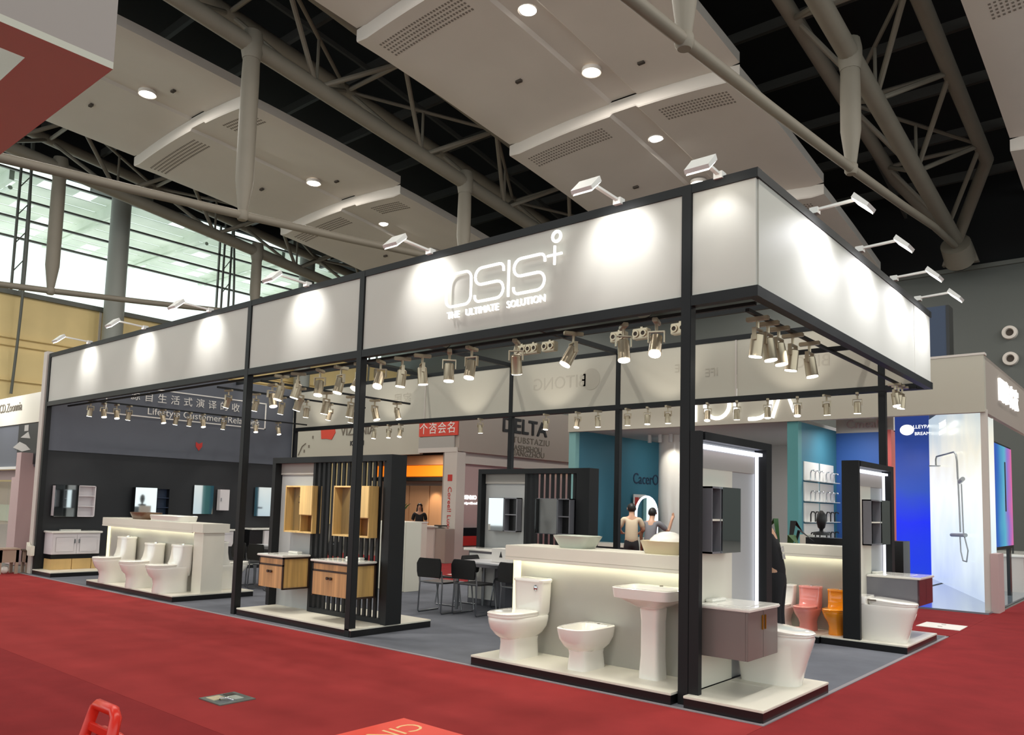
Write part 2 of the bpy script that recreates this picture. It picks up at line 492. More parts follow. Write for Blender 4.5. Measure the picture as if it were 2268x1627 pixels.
# roof trusses running away from the camera, each with strung lower tie
def chord(z0, y): return z0 + 17.95 - .118 * y
def tie_z(y): return 10.5 + .075 * (y - .6) + .00105 * (y - .6) ** 2 if y > 0 else 10.45
TR = [(-37.3, 'far left lattice roof truss in front of the window wall'), (-20.7, 'grey lattice roof truss between the two left ceiling strips'), (-4.2, 'grey lattice roof truss over the dark gap at upper right')]
for X, lab in TR:
    t = thing('roof_truss', lab, 'truss', (X, 0, 0))
    y0, y1 = -20, 33.2
    nodes = [-14.1, -3.0, 7.7, 18.3, 28.6]
    top = [(-1.75, 1.9), (1.75, 1.9)]
    MB(t).tube([(X, y, chord(0, y)) for y in (y0, 0, 15, y1)], .3, 14).build('bottom_chord', M['truss'], t, smooth=40)
    for dx, dz in top:
        MB(t).tube([(X + dx, y, chord(dz, y)) for y in (y0, 0, 15, y1 - 3)] + [(X, y1, chord(0, y1))], .26, 12).build('top_chord', M['truss'], t, smooth=40)
    step = 5.3
    ys2 = [-13.5 + step * k for k in range(9)]
    web = None
    for k, y in enumerate(ys2):
        yl = y - step / 2
        for dx, dz in top:
            for ya in (yl, yl + step):
                if ya < y1: MB(t).cyl((X, ya, chord(0, ya)), (X + dx, y, chord(dz, y)), .095, n=8).build('web_member', M['truss'], t, smooth=40)
        MB(t).cyl((X - 1.75, y, chord(1.9, y)), (X + 1.75, y, chord(1.9, y)), .09, n=8).build('cross_member', M['truss'], t, smooth=40)
    for k, y in enumerate(ys2[:-1]):
        s_ = 1 if k % 2 else -1
        MB(t).cyl((X - 1.75 * s_, y, chord(1.9, y)), (X + 1.75 * s_, y + step, chord(1.9, y + step)), .075, n=8).build('web_member', M['truss'], t, smooth=40)
        if y + step / 2 < 33: MB(t).cyl((X, y + step / 2, chord(0, y + step / 2)), (X, y + step / 2, chord(1.9, y + step / 2)), .06, n=8).build('web_member', M['truss'], t, smooth=40)
    for y in nodes[1:4]:
        MB(t).lathe([(.3, -.5), (.36, -.2), (.36, .2), (.3, .5)], X, y, 14, chord(0, y)).build('node', M['truss'], t, smooth=40)
        MB(t).tube([(X, y, chord(0, y) - .3), (X, y, chord(0, y) - 1.2), (X, y, tie_z(y) + 1.2), (X, y, tie_z(y))], [.28, .3, .3, .14], 14).build('strut', M['truss'], t, smooth=40)
        MB(t).lathe([(.14, -.18), (.2, -.09), (.2, .09), (.14, .18)], X, y, 12, tie_z(y)).build('tie_clamp', M['truss'], t, smooth=40)
    MB(t).tube([(X, y, tie_z(y)) for y in (-12, -3, 0, 4, 7.7, 12, 18.3, 24, 29)] + [(X, 33, chord(0, 33) - .3)], .14, 10).build('tie_rod', M['truss'], t, smooth=40)
    MB(t).cyl((X, 33.0, chord(0, 33) - .2), (X, 33.9, chord(0, 33) - .75), .62, .62, 20).build('end_casting', M['truss'], t, smooth=40)
    MB(t).cyl((X, 33.85, chord(0, 33.9) - .7), (X, 33.95, chord(0, 33.9) - .76), .48, .48, 20).build('casting_socket', M['roof_dark'], t)
    MB(t).prism([(X - .75, 33.9, 13.2), (X + .75, 33.9, 13.2), (X + .45, 33.9, 14.2), (X - .45, 33.9, 14.2)], (0, .3, 0)).build('bearing', M['truss'], t)

# end wall of the hall with two air nozzles
ew = struct('wall_back')
MB().box(-46, 35.2, 0, 30, 35.6, 13.15).build('wall_face', M['hall_grey'], ew)
MB().box(-46, 35.05, 13.15, 30, 35.7, 13.35).build('coping', M['mullion'], ew)
MB().box(-46, 35.3, 13.35, 30, 35.6, 22).build('upper_face', M['roof_dark'], ew)
nz = None
for z in (10.0, 8.8):
    o = thing('air_nozzle', 'round white air nozzle high on the grey end wall, ' + ('upper of the two' if z > 9.5 else 'lower of the two'), 'vent', (-2.5, 35.2, z))
    MB(o).rings([[(-2.5 + r * math.cos(a * PI / 12), y, z + r * math.sin(a * PI / 12)) for a in range(24)] for r, y in ((.32, 35.2), (.3, 35.0), (.18, 34.98), (.15, 35.1))], True, False).build('ring', M['offwhite'], o, smooth=40)
    MB(o).cyl((-2.5, 35.12, z), (-2.5, 35.1, z), .17, .17, 18).build('throat', M['hole'], o)

# glazed wall on the far left with mullions, and the green canopy outside it
gw = struct('window_1')
XG = -43.6
MB().box(XG - .02, -34, 10.4, XG + .02, 35.2, 19.0).build('glass_pane', M['clear_glass'], gw)
zt = [12.1, 15.0, 16.05, 17.1, 18.6]
for k, z in enumerate(zt): MB().box(XG - .06, -34, z - .05, XG + .1, 35.2, z + .05).build('transom', M['mullion'], gw)
MB().box(XG - .1, -34, 11.3, XG + .2, 35.2, 11.5).build('transom', M['mullion'], gw)
for k in range(8):
    y = -13.6 + 6.6 * k
    MB().box(XG - .05, y - .045, 10.4, XG + .1, y + .045, 19.0).build('mullion', M['mullion'], gw)
for k, y in enumerate((-2.6, 8.0, 19.6, 30.5)):
    o = thing('wind_mast', ['slender', 'slender lattice', 'second slender lattice', 'far'][k] + ' steel mast standing against the window wall', 'mast', (XG + .7, y, 0))
    mt = min(13.6, ceil_z(y) + 3.4 - 6.6)
    for dx, dy, bow in ((0, -.24, 0), (0, .24, 0), (.5, 0, .55)):
        MB(o).tube([(XG + .7 + dx + (bow * math.sin(PI * q) if bow else 0), y + dy, 6.6 + mt * q) for q in [i / 10 for i in range(11)]], .07, 8).build('mast_tube', M['mullion'], o, smooth=40)
    MB(o).cyl((XG + .7, y, 0), (XG + .7, y, 6.7), .16, n=10).build('mast_foot', M['mullion'], o, smooth=40)
    for q in range(int(mt / 1.5)):
        z = 7 + 1.5 * q
        MB(o).cyl((XG + .7, y - .24, z), (XG + .7, y + .24, z + .75), .03, n=6).build('lacing', M['mullion'], o)
for k, (x, y, r) in enumerate(((-41.5, 12.35, .55), (-41.5, 24.6, .55))):
    o = thing('steel_column', ['thick round grey column in front of the window wall', 'round grey column just left of the fascia top, by the window wall'][k], 'column', (x, y, 0))
    MB(o).cyl((x, y, 0), (x, y, 18.2), r, r * .92, 24).build('shaft', M['column_paint'], o, smooth=40)
    MB(o).box(x - .5, y - 1.5, 18.1, x + .5, y + 1.5, 18.6).build('bracket', M['mullion'], o)
MB().box(XG - .2, -34, 19.0, XG + .1, 35.2, 23.5).build('eave_board', M['roof_dark'], gw)
# tan panelled lower wall in front of the glass
tw = struct('wall_left')
XT = -42.6
for k in range(8):
    y = -14.1 + 6.55 * k
    MB().box(XT - .1, y + .04, 0, XT, y + 6.51, 11.7).build('panel', M['tan_panel'], tw)
    MB().box(XT - .02, y - .06, 0, XT + .06, y + .06, 11.75).build('joint_strip', M['offwhite'], tw)
for z in (9.5, 9.1, 7.3): MB().cyl((XT + .1, -15, z), (XT + .1, 35, z), .045, n=6).build('rail', M['tan_panel'], tw)
MB().box(XT - .15, -15, 11.7, XT + .2, 35.2, 11.95).build('sill', M['mullion'], tw)
# canopy outside
cn = thing('outside_canopy', 'pale green canopy roof with skylight openings seen outside the window wall', 'canopy', (-44.4, 8, 18.6))
m = MB(cn); cols = 8; rows = 26
for i in range(cols):
    for j in range(rows):
        if i > 5 + j * .22: continue
        xa, xb = -44.4 - i * 1.45, -44.4 - (i + 1) * 1.45
        ya, yb = -10 + j * 1.9, -10 + (j + 1) * 1.9
        zc = lambda x: 18.9 + (x + 44.4) * .04
        hole = random.random() < .36
        if not hole: m.box(xa, ya, zc(xa), xb, yb, zc(xa) + .03)
        else:
            m.box(xa, ya, zc(xa), xb, ya + .45, zc(xa) + .03); m.box(xa, yb - .45, zc(xa), xb, yb, zc(xa) + .03)
            m.box(xa, ya + .45, zc(xa), xa - .3, yb - .45, zc(xa) + .03)
m.build('deck', M['canopy_green'], cn)
for j in range(9):
    y = -9 + j * 5.6
    MB(cn).box(-44.4, y - .12, 18.3, -56, y + .12, 18.9).build('rib', M['canopy_green'], cn)
    MB(cn).tube([(-44.5, y, 17.9), (-50, y, 18.1), (-55, y, 18.2)], .12, 8).build('rib_tube', M['canopy_green'], cn)

# corner of a neighbouring booth's fascia hanging in at the top left
nb = thing('hanging_fascia', 'corner of a neighbouring booth fascia with pinkish underside at top left', 'fascia', (-.9, -4.74, 3.35))
x1, y1, zb = -.1, -4.74, 3.35
MB(nb).box(x1 - 6, y1 - .26, zb, x1, y1, zb + .03).build('soffit', M['soffit_pink'], nb)
MB(nb).box(x1 - .2, y1 - 4, zb, x1, y1 - .26, zb + .03).build('soffit', M['soffit_pink'], nb)
MB(nb).box(x1 - .02, y1 - 4, zb + .03, x1, y1, zb + 1.1).build('side_board', M['board_grey'], nb)
MB(nb).box(x1 - 6, y1 - .02, zb + .03, x1 - .02, y1, zb + 1.1).build('front_board', M['board_grey'], nb)
MB(nb).box(x1 - .2, y1 - 4, zb + .03, x1 - .18, y1 - .26, zb + 1.1).build('inner_board', M['soffit_pink'], nb)
MB(nb).box(x1 - 6, y1 - .26, zb + .03, x1 - .2, y1 - .24, zb + 1.1).build('inner_board', M['soffit_pink'], nb)
for yy in (y1 - 1.9, y1 - 3.6): MB(nb).box(x1 - .24, yy, zb + .9, x1 - 6, yy + .1, zb + 1.0).build('tie_beam', M['roof_dark'], nb)
MB(nb).box(x1 - 5.9, y1 - 3.9, 0, x1 - 5.8, y1 - 3.8, zb).build('post', M['offwhite'], nb)
MB(nb).box(x1 - .3, y1 - 4, 0, x1 - .2, y1 - 3.9, zb).build('post', M['offwhite'], nb)
# ------------------------------------------------------------------ the white booth: frame, fascia, sign, end wall
H, BB = 4.43, 3.35
bf = thing('booth_frame', 'black steel frame of the white booth with its grey-white fascia boards', 'booth frame', (0, 0, 0))
def post(x, y, z1=H, w_=.095): MB(bf).box(x - w_ / 2, y, 0, x + w_ / 2, y + w_, z1).build('post', M['black_metal'], bf, bevel=.004)
for x, y in ((0, 0), (-4.42, 0), (-6.94, 0), (-14.32, 0), (0, 5.79), (-4.43, 5.79), (-6.94, 5.79), (-14.25, 5.79)): post(x, y)
def beam(a, b, wd, ht): MB(bf).bar(a, b, wd, ht).build('beam', M['black_metal'], bf)
for z, h_ in ((H - .04, .08), (BB + .045, .09)):
    beam((-14.36, .045, z), (.645, .045, z), .085, h_)
    beam((-14.3, 5.835, z), (.645, 5.835, z), .085, h_)
    beam((.60, .09, z), (.60, 5.79, z), .085, h_)
for x in (-4.43, -6.94, -.0): beam((x, .09, H - .05), (x, 5.79, H - .05), .06, .08)
beam((-9.4, .09, H - .05), (-9.4, 5.79, H - .05), .05, .07)
beam((-14.3, 4.15, H - .05), (.56, 4.15, H - .05), .05, .07)
beam((0, 2.6, BB + .03), (.56, 2.6, BB + .03), .04, .05)
def fboard(x0, y0, x1, y1, m='fascia'): MB(bf).box(x0, y0, BB + .09, x1, y1, H - .08).build('fascia_board', M[m], bf)
for a, b in ((-14.27, -6.99), (-6.89, -4.47), (-4.37, -.05), (.05, .62)): fboard(a, .02, b, .05)
fboard(.60, .06, .63, 4.98); fboard(.60, 5.0, .63, 5.83)
for a, b in ((-14.25, -9.42), (-9.39, -6.99), (-6.89, -4.48), (-4.38, -2.21), (-2.18, .56)): fboard(a, 5.80, b, 5.83, 'fascia_back')
for x in (-9.405, -2.195): MB(bf).box(x - .012, 5.785, BB + .09, x + .012, 5.80, H - .08).build('joint_strip', M['offwhite'], bf)
# lettering of the outer side of the rear boards showing through, so mirrored
for s_, x, sz in (('BITONG', -5.75, .34), ('BITC', -.98, .26)):
    txt(s_, sz, M['ghost'], bf, (x, 5.797, 3.93 if sz > .3 else 3.88), xd=(-1, 0, 0), up=(0, 0, 1), ext=.001, name='ghost_lettering')
MB(bf).rings([[(-5.02 + r * math.cos(a * PI / 16), y, 3.95 + r * math.sin(a * PI / 16)) for a in range(32)] for r, y in ((.2, 5.799), (.2, 5.796))]).build('ghost_emblem', M['ghost'], bf)
txt('E', .2, M['ghost'], bf, (-3.25, 5.797, 3.98), xd=(-1, 0, 0), ext=.001, name='ghost_lettering')
txt('IFE', .2, M['ghost'], bf, (-2.62, 5.797, 3.86), xd=(-1, 0, 0), ext=.001, name='ghost_lettering')
txt('\u5bb6\u5c45', .3, M['ghost'], bf, (-10.15, 5.797, 3.9), xd=(-1, 0, 0), ext=.001, name='ghost_lettering')

# logo sign: stroked letters standing off the board
lg = thing('illuminated_sign', 'white backlit OSIS lettering with a plus sign on the front fascia', 'sign', (-2.2, 0, 3.9))
def stroke(name, pts, r=.015, closed=False): MB(lg).tube([(x, -.04, z) for x, z in pts], r, 8, closed).build(name, M['sign_white'], lg, smooth=60)
def arc(cx, cz, r, a0, a1, n=7): return [(cx + r * math.cos(math.radians(a0 + (a1 - a0) * i / n)), cz + r * math.sin(math.radians(a0 + (a1 - a0) * i / n))) for i in range(n + 1)]
zb, zt_ = 3.74, 4.10; zm = (zb + zt_) / 2; rr = .085
def letter_o(x0, x1): stroke('letter', arc(x1 - rr, zt_ - rr, rr, 0, 90) + arc(x0 + rr, zt_ - rr, rr, 90, 180) + arc(x0 + rr, zb + rr, rr, 180, 270) + arc(x1 - rr, zb + rr, rr, 270, 360), closed=True)
def letter_s(x0, x1):
    r2 = (zt_ - zm) / 2
    stroke('letter', [(x1, zt_ - .085)] + arc(x1 - .06, zt_ - .06, .06, 0, 90, 4) + arc(x0 + r2, zt_ - r2, r2, 90, 270, 8) + arc(x1 - r2, zb + r2, r2, 90, -90, 8) + arc(x0 + .06, zb + .06, .06, 270, 180, 4) + [(x0, zb + .075)])
letter_o(-2.9, -2.53); letter_s(-2.47, -2.07); stroke('letter', [(-2.0, zb - .01), (-2.0, zt_ + .01)]); letter_s(-1.93, -1.53)
stroke('plus_sign', [(-1.41, 3.96), (-1.41, 4.15)], .014); stroke('plus_sign', [(-1.5, 4.06), (-1.32, 4.06)], .014)
stroke('ring', arc(-1.39, 4.24, .05, 0, 360, 16)[:-1], .016, True)
for s_, x in (('THE', -2.79), ('ULTIMATE', -2.37), ('SOLUTION', -1.77)): txt(s_, .105, M['sign_white'], lg, (x, -.03, 3.645), ext=.012, name='lettering', sx=.98)

# dark end wall on the left
pw = thing('partition_wall', 'tall dark end wall of the booth, slate grey above and black below', 'wall', (-14.4, 3, 0))
MB(pw).box(-14.5, .1, 0, -14.33, 5.79, 2.47).build('lower_panel', M['black_wall'], pw)
MB(pw).box(-14.5, .1, 2.47, -14.31, 5.79, H).build('upper_panel', M['slate_wall'], pw)
MB(pw).box(-14.58, -.02, 0, -14.40, .1, 4.48).build('end_post', M['offwhite'], pw)
MB(pw).box(-14.31, 4.96, 3.33, -14.30, 4.99, 3.97).build('frame_line', M['paper'], pw)
for z in (3.33, 3.96): MB(pw).box(-14.31, 1.14, z, -14.30, 4.99, z + .025).build('frame_line', M['paper'], pw)
MB(pw).box(-14.31, 1.14, 3.33, -14.30, 1.165, 3.97).build('frame_line', M['paper'], pw)
txt('Lifestyle Customers Relations', .22, M['paper'], pw, (-14.30, 3.42, 3.47), xd=(0, 1, 0), ext=.003, sx=1.05)
for i, ch in enumerate('\u6e90\u81ea\u751f\u6d3b\u5f0f\u6f14\u8bd1\u7684\u6536\u85cf'):
    txt(ch, .22, M['paper'], pw, (-14.30, 1.75 + .3 * i, 3.77), xd=(0, 1, 0), ext=.003)
MB(pw).prism([(-14.305, 3.2, 2.88), (-14.305, 3.2, 2.78), (-14.305, 3.28, 2.68), (-14.305, 3.36, 2.78), (-14.305, 3.36, 2.88), (-14.305, 3.28, 2.84)], (.006, 0, 0)).build('red_emblem', M['red_print'], pw, label='small red emblem')
sb = thing('socket_box', 'small white socket box low on the front edge of the dark end wall', 'socket', (-14.38, -.06, .4))
MB(sb).box(-14.42, -.1, .36, -14.24, -.02, .56).build('box_body', M['white_lam'], sb, bevel=.01)
MB(sb).prism([(-14.5, -.09, .48), (-14.42, -.09, .44), (-14.42, -.09, .54), (-14.5, -.09, .62)], (0, .06, 0)).build('cable_duct', M['white_lam'], sb)

# ------------------------------------------------------------------ lamps on the fascia
def flood(x, y, z, dx, dy, label, group, aim, watt, dim=False, cone=95):
    """arm lamp fixed at (x,y,z), head reaching out by (dx,dy)"""
    t = thing('arm_floodlight', label, 'lamp', (x, y, z), 0, group)
    hx, hy, hz = x + dx, y + dy, z + .02
    d = Vector((dx, dy, 0)).normalized(); s_ = Vector((-d.y, d.x, 0))
    P = lambda a, b, c: Vector((hx, hy, hz)) + d * a + s_ * b + Vector((0, 0, c))
    MB(t).bar((x, y, z), (hx, hy, hz), .035, .022).build('arm', M['lamp_white'], t)
    MB(t).box(x - .04, y - .04, z - .04, x + .04, y + .04, z + .02).build('clamp', M['lamp_white'], t)
    a = [P(-.02, -.11, .03), P(.11, -.11, -.10), P(.09, -.11, -.13), P(-.05, -.11, -.01)]
    MB(t).prism(a, s_ * .22).build('head', M['lamp_white'], t)
    b = [P(-.045, -.10, -.015), P(.085, -.10, -.135), P(.083, -.10, -.14), P(-.047, -.10, -.02)]
    MB(t).prism(b, s_ * .20).build('lens', M['lens_dim' if dim else 'lens'], t)
    if watt:
        l = spot(P(-.02, 0, -.12), aim, watt, cone, .85, (1, .98, .98) if cone < 100 else (.95, .95, 1), .05 if cone < 100 else .12)
    return t
FX = [-12.42, -10.18, -8.05, -5.56, -3.22, -.7]
FN = ['leftmost', 'second from left', 'third from left', 'fourth from left', 'lamp left of the OSIS letters', 'lamp right of the OSIS letters']
for x, n in zip(FX, FN): flood(x, 0, H + .02, 0, -.5, f'white arm floodlight on the front fascia top, {n}', 'front fascia floodlights', (x, 0, 4.05), FLOOD_W)
flood(.3, 0.02, H + .02, 0, -.32, 'glaring arm floodlight above the right front post of the booth', 'front fascia floodlights', (.3, 0, 3.9), 8)
for y, n in zip((1.45, 2.85, 4.2, 5.35), ('nearest to the front corner, glaring', 'second from the front corner', 'third from the front corner', 'farthest from the front corner')):
    flood(.6, y, H + .09, .42, 0, f'white arm floodlight on the right fascia side, {n}', 'right fascia floodlights', (.63, y, 3.5), FLOOD_W * 1.9, dim=(y > 2), cone=150)
for k, x in enumerate((-3.04, -2.3)):
    pass

# track spots
ts0 = thing('track_spotlight', 'brass-grey cylinder spotlight', 'spotlight', (0, 0, 0))
MB().box(-.02, -.08, -.03, .02, .08, 0).build('track_adapter', M['lamp_metal'], ts0, bevel=.004)
MB().cyl((0, 0, -.03), (0, 0, -.09), .012, n=8).build('stem', M['lamp_metal'], ts0)
MB().prism([(-.062, -.015, -.085), (.062, -.015, -.085), (.062, -.015, -.17), (.054, -.015, -.17), (.054, -.015, -.095), (-.054, -.015, -.095), (-.054, -.015, -.17), (-.062, -.015, -.17)], (0, .03, 0)).build('yoke', M['lamp_metal'], ts0)
hd = MB().lathe([(.03, .02), (.044, .01), (.047, -.13), (.05, -.14)], 0, 0, 16).build('head', M['lamp_metal'], ts0, smooth=40)
MB().lathe([(.044, -.141), (.044, -.146)], 0, 0, 16).build('lens', M['lens'], hd)
hd.location = (0, 0, -.14)
ts_used = [False]
def ring_word(i): return ['first', 'second', 'third', 'fourth', 'fifth', 'sixth', 'seventh', 'eighth', 'ninth', 'tenth', 'eleventh', 'twelfth', 'thirteenth', 'fourteenth', 'fifteenth', 'sixteenth'][i]
def tspot(x, y, z, tilt, rz, label, group):
    if not ts_used[0]: o = ts0; o['label'] = label; o['group'] = group; o.location = (x, y, z); o.rotation_euler = (0, 0, rz); ts_used[0] = True
    else: o = dup(ts0, (x, y, z), rz, label, group)
    for c in o.children:
        if c.name.startswith('head'): c.rotation_euler = (tilt, 0, 0)
    o.scale = ((1.28 if y < 3 and x > -8 else 1.05),) * 3
    return o
def track(name, a, b, label):
    o = thing(name, label, 'track', a)
    MB(o).bar(a, b, .035, .03).build('rail', M['black_metal'], o)
    return o
ZT = BB - .03
track('light_track', (-14.0, .30, BB + .02), (.5, .30, BB + .02), 'black lighting track just behind the lower front fascia beam')
track('light_track', (-12.0, 5.62, BB + .0), (.5, 5.62, BB + .0), 'black lighting track along the lower rear fascia beam')
track('light_track', (.38, .4, BB + .0), (.38, 5.6, BB + .0), 'black lighting track inside the lower right fascia beam')
track('light_track', (-13.3, .35, BB + .1), (-13.3, 5.5, BB + .1), 'black lighting track in front of the dark end wall')
for tx, n_ in ((-7.35, 'behind the third front post'), (-8.6, 'above the left counter')):
    track('light_track', (tx, .5, BB + .02), (tx, 3.5, BB + .02), f'black lighting track running into the booth, {n_}')
    for i in range(6): tspot(tx, .7 + .5 * i, BB + .005, random.choice((-.3, .2, .35)), PI / 2 + random.uniform(-.4, .4), f'brass-grey spotlight on the inward track {n_}, {ring_word(i)} from the front', f'track spotlights on the inward track {n_}')
front = [-.46, -.82, -1.41, -2.16, -2.81, -3.16, -3.61, -3.96, -4.36, -4.75, -5.15, -5.6, -6.1, -6.5]
for i, x in enumerate(front): tspot(x, .30, BB + .005, random.choice((-.5, -.25, .1, .35, -.1)), random.uniform(-.8, .8), f'brass-grey track spotlight behind the front beam, {ring_word(i)} from the right post', 'track spotlights along the front beam')
back = [-.28, -.71, -1.14, -1.6, -2.1, -2.6, -3.32, -3.71, -4.11, -4.73, -5.17, -5.9, -7.58, -9.97, -10.36, -10.86]
for i, x in enumerate(back): tspot(x, 5.62, BB - .015, random.choice((-.1, .05, .1, -.3)), random.uniform(-.5, .5), f'small track spotlight under the rear beam, {ring_word(i)} from the right rear post', 'track spotlights along the rear beam')
for i, y in enumerate((.62, .85, 1.1, 1.45, 1.9, 5.0, 5.18, 5.36)): tspot(.38, y, BB - .015, random.choice((-.15, .12)), PI / 2, f'track spotlight under the right side beam, {ring_word(i)} from the front corner', 'track spotlights along the right beam')
for i, y in enumerate((.45, .7, .95, 1.2, 1.9, 2.2, 2.5, 2.8, 3.3, 4.1, 4.7)): tspot(-13.3, y, BB + .085, random.choice((.2, -.3)), PI / 2 + random.uniform(-.3, .3), f'track spotlight facing the dark end wall, {ring_word(i)} from the front', 'track spotlights at the dark wall')
dr = None
for i, x in enumerate((-5.3, -5.05, -4.7, -3.35, -2.95, -2.3)):
    o = thing('double_spotlight', f'boxy spotlight head on the inner cross beam, {ring_word(i)} from the left', 'spotlight', (x, 4.15, H - .1), 0, 'spotlights on the inner cross beam')
    MB(o).box(x - .13, 4.08, H - .28, x + .13, 4.2, H - .12).build('housing', M['lamp_metal'], o, bevel=.01)
    MB(o).box(x - .02, 4.13, H - .12, x + .02, 4.17, H - .08).build('stem', M['lamp_metal'], o)
    for dx in (-.065, .065):
        MB(o).rings([[(x + dx + r * math.cos(a * PI / 8), y, H - .2 + r * math.sin(a * PI / 8)) for a in range(16)] for r, y in ((.058, 4.08), (.055, 4.06), (.034, 4.06), (.03, 4.085))], True, False).build('rim', M['lamp_metal'], o, smooth=40)
        MB(o).cyl((x + dx, 4.075, H - .2), (x + dx, 4.07, H - .2), .034, n=12).build('reflector', M['hole'], o)

# beams of light that fall on the displays
for x in (-11.3, -10.3, -9.3): spot((x, -.02 + .3, BB - .2), (x, .3, .6), SPOT_W * .9, 60)
for x in (-6.3, -5.0): spot((x, -.25, BB - .2), (x, .6, 1.35), SPOT_W * 1.6, 55)
for x in (-6.25, -4.95): spot((x - .1, -.35, BB - .2), (x, .3, .85), SPOT_W * 1.5, 45)
for x in (-1.9, -1.1, -.45): spot((x, -.02 + .1, BB - .2), (x, .35, .5), SPOT_W, 55)
spot((.4, .5, BB - .25), (.3, .45, .8), SPOT_W * .9, 50); spot((.45, 1.1, BB - .25), (.35, 1.0, .3), SPOT_W * .8, 50)
spot((.42, 4.5, BB - .25), (.3, 4.6, .4), SPOT_W * .8, 55); spot((.42, 5.1, BB - .25), (.2, 5.2, 1.2), SPOT_W * .6, 55)
for x in (-1.0, -.45): spot((x, 3.9, BB - .2), (x, 4.4, .5), SPOT_W * .8, 60)
for x in (-5.4, -4.4): spot((x, 3.0, BB - .2), (x, 3.8, 1.4), SPOT_W * .5, 60)
spot((-5, 2.4, BB), (-4.8, 2.5, .7), SPOT_W * .7, 80); spot((-8.5, 2.6, BB), (-9, 2.8, .6), SPOT_W * .6, 80)
for y in (.6, 2.2, 3.7, 5.0): spot((-13.3, y, BB), (-14.1, y, 1.3), SPOT_W * .6, 60)
for x in (-13.0, -10.4, -8.0, -5.8, -3.4, -1.2): spot((x, 4.9, BB + .05), (x, 5.8, BB + .75), 16, 75)
spot((-12.7, 4.3, 3.9), (-14.3, 5.0, 4.1), 22, 60)
# ------------------------------------------------------------------ display platforms and counters
def platform(x0, y0, x1, y1, label):
    t = thing('display_platform', label, 'platform', ((x0 + x1) / 2, (y0 + y1) / 2, .004))
    MB(t).box(x0 + .004, y0 + .004, .004, x1 - .004, y1 - .004, .08).build('plinth', M['black_gloss'], t)
    MB(t).box(x0, y0, .08, x1, y1, .10).build('top_board', M['white_lam'], t, bevel=.003)
    return t
platform(-11.72, -.03, -8.6, 1.35, 'low white-topped black platform under the three white toilets at left')
platform(-6.84, -.0, -4.34, 1.3, 'low white-topped black platform under the two oak vanities')
platform(-2.32, -.09, -.06, 1.3, 'low white-topped black platform under the white toilet, bidet and pedestal basin')
platform(.052, -.09, .73, 1.36, 'low white-topped black platform at the front right corner with taupe vanity')
platform(-.28, 4.06, .72, 5.5, 'low white-topped black platform at the far right with the plum-sided vanity')
platform(-2.5, 4.02, -.285, 5.1, 'low white-topped black platform under the pink and orange toilets')
platform(-14.3, -.02, -13.38, 5.6, 'low white-topped black platform along the dark end wall')

def counter(x0, x1, y0, y1, label, tx, led_left=True):
    t = thing('display_counter', label, 'counter', ((x0 + x1) / 2, (y0 + y1) / 2, .1))
    MB(t).box(x0 + .05, y0, .1, x1, y1, 1.06).build('body', M[tx], t)
    MB(t).box(x0 - .06, y0 - .1, 1.06, x1, y1 + .1, 1.185).build('counter_top', M['white_lam'], t, bevel=.006)
    MB(t).box(x0 - .06, y0 - .1, 1.03, x1, y0 - .075, 1.06).build('front_lip', M['white_lam'], t)
    MB(t).box(x0 - .02, y0 - .07, 1.045, x1, y0 - .03, 1.06).build('led_recess', M['led_warm'], t, label='warm light strip under the counter top')
    MB(t).box(x0 - .01, y0 - .015, .1, x0 + .085, y0 + .08, 1.03).build('led_edge', M['led_warm'], t, label='glowing vertical light strip at the left edge')
    MB(t).box(x0 - .03, y0 + .09, .1, x0 + .05, y1 + .02, 1.02).build('end_panel', M['white_lam'], t)
    return t
tA = counter(-12.2, -8.93, .50, .76, 'long white counter with light strip behind the three white toilets at left', 'stone_grey')
MB(tA).box(-8.93, .44, .1, -8.64, .80, 1.045).build('end_panel', M['white_lam'], tA)
MB(tA).box(-8.93, .40, 1.045, -8.60, .86, 1.185).build('counter_top', M['white_lam'], tA)
counter(-2.28, -.07, .52, .84, 'white counter with light strip behind the white toilet, bidet and pedestal basin', 'stone_grey')
counter(-2.4, -.03, 4.6, 4.9, 'pale counter with light strip behind the pink and orange toilets', 'stone_grey')
for x0, x1, y in ((-12.1, -8.95, .46), (-2.2, -.1, .47), (-2.3, -.05, 4.55)):
    area(((x0 + x1) / 2, y, 1.04), ((x0 + x1) / 2, y + .10, 0), 3.6, x1 - x0, .02, (1, .97, .74), 'RECTANGLE')

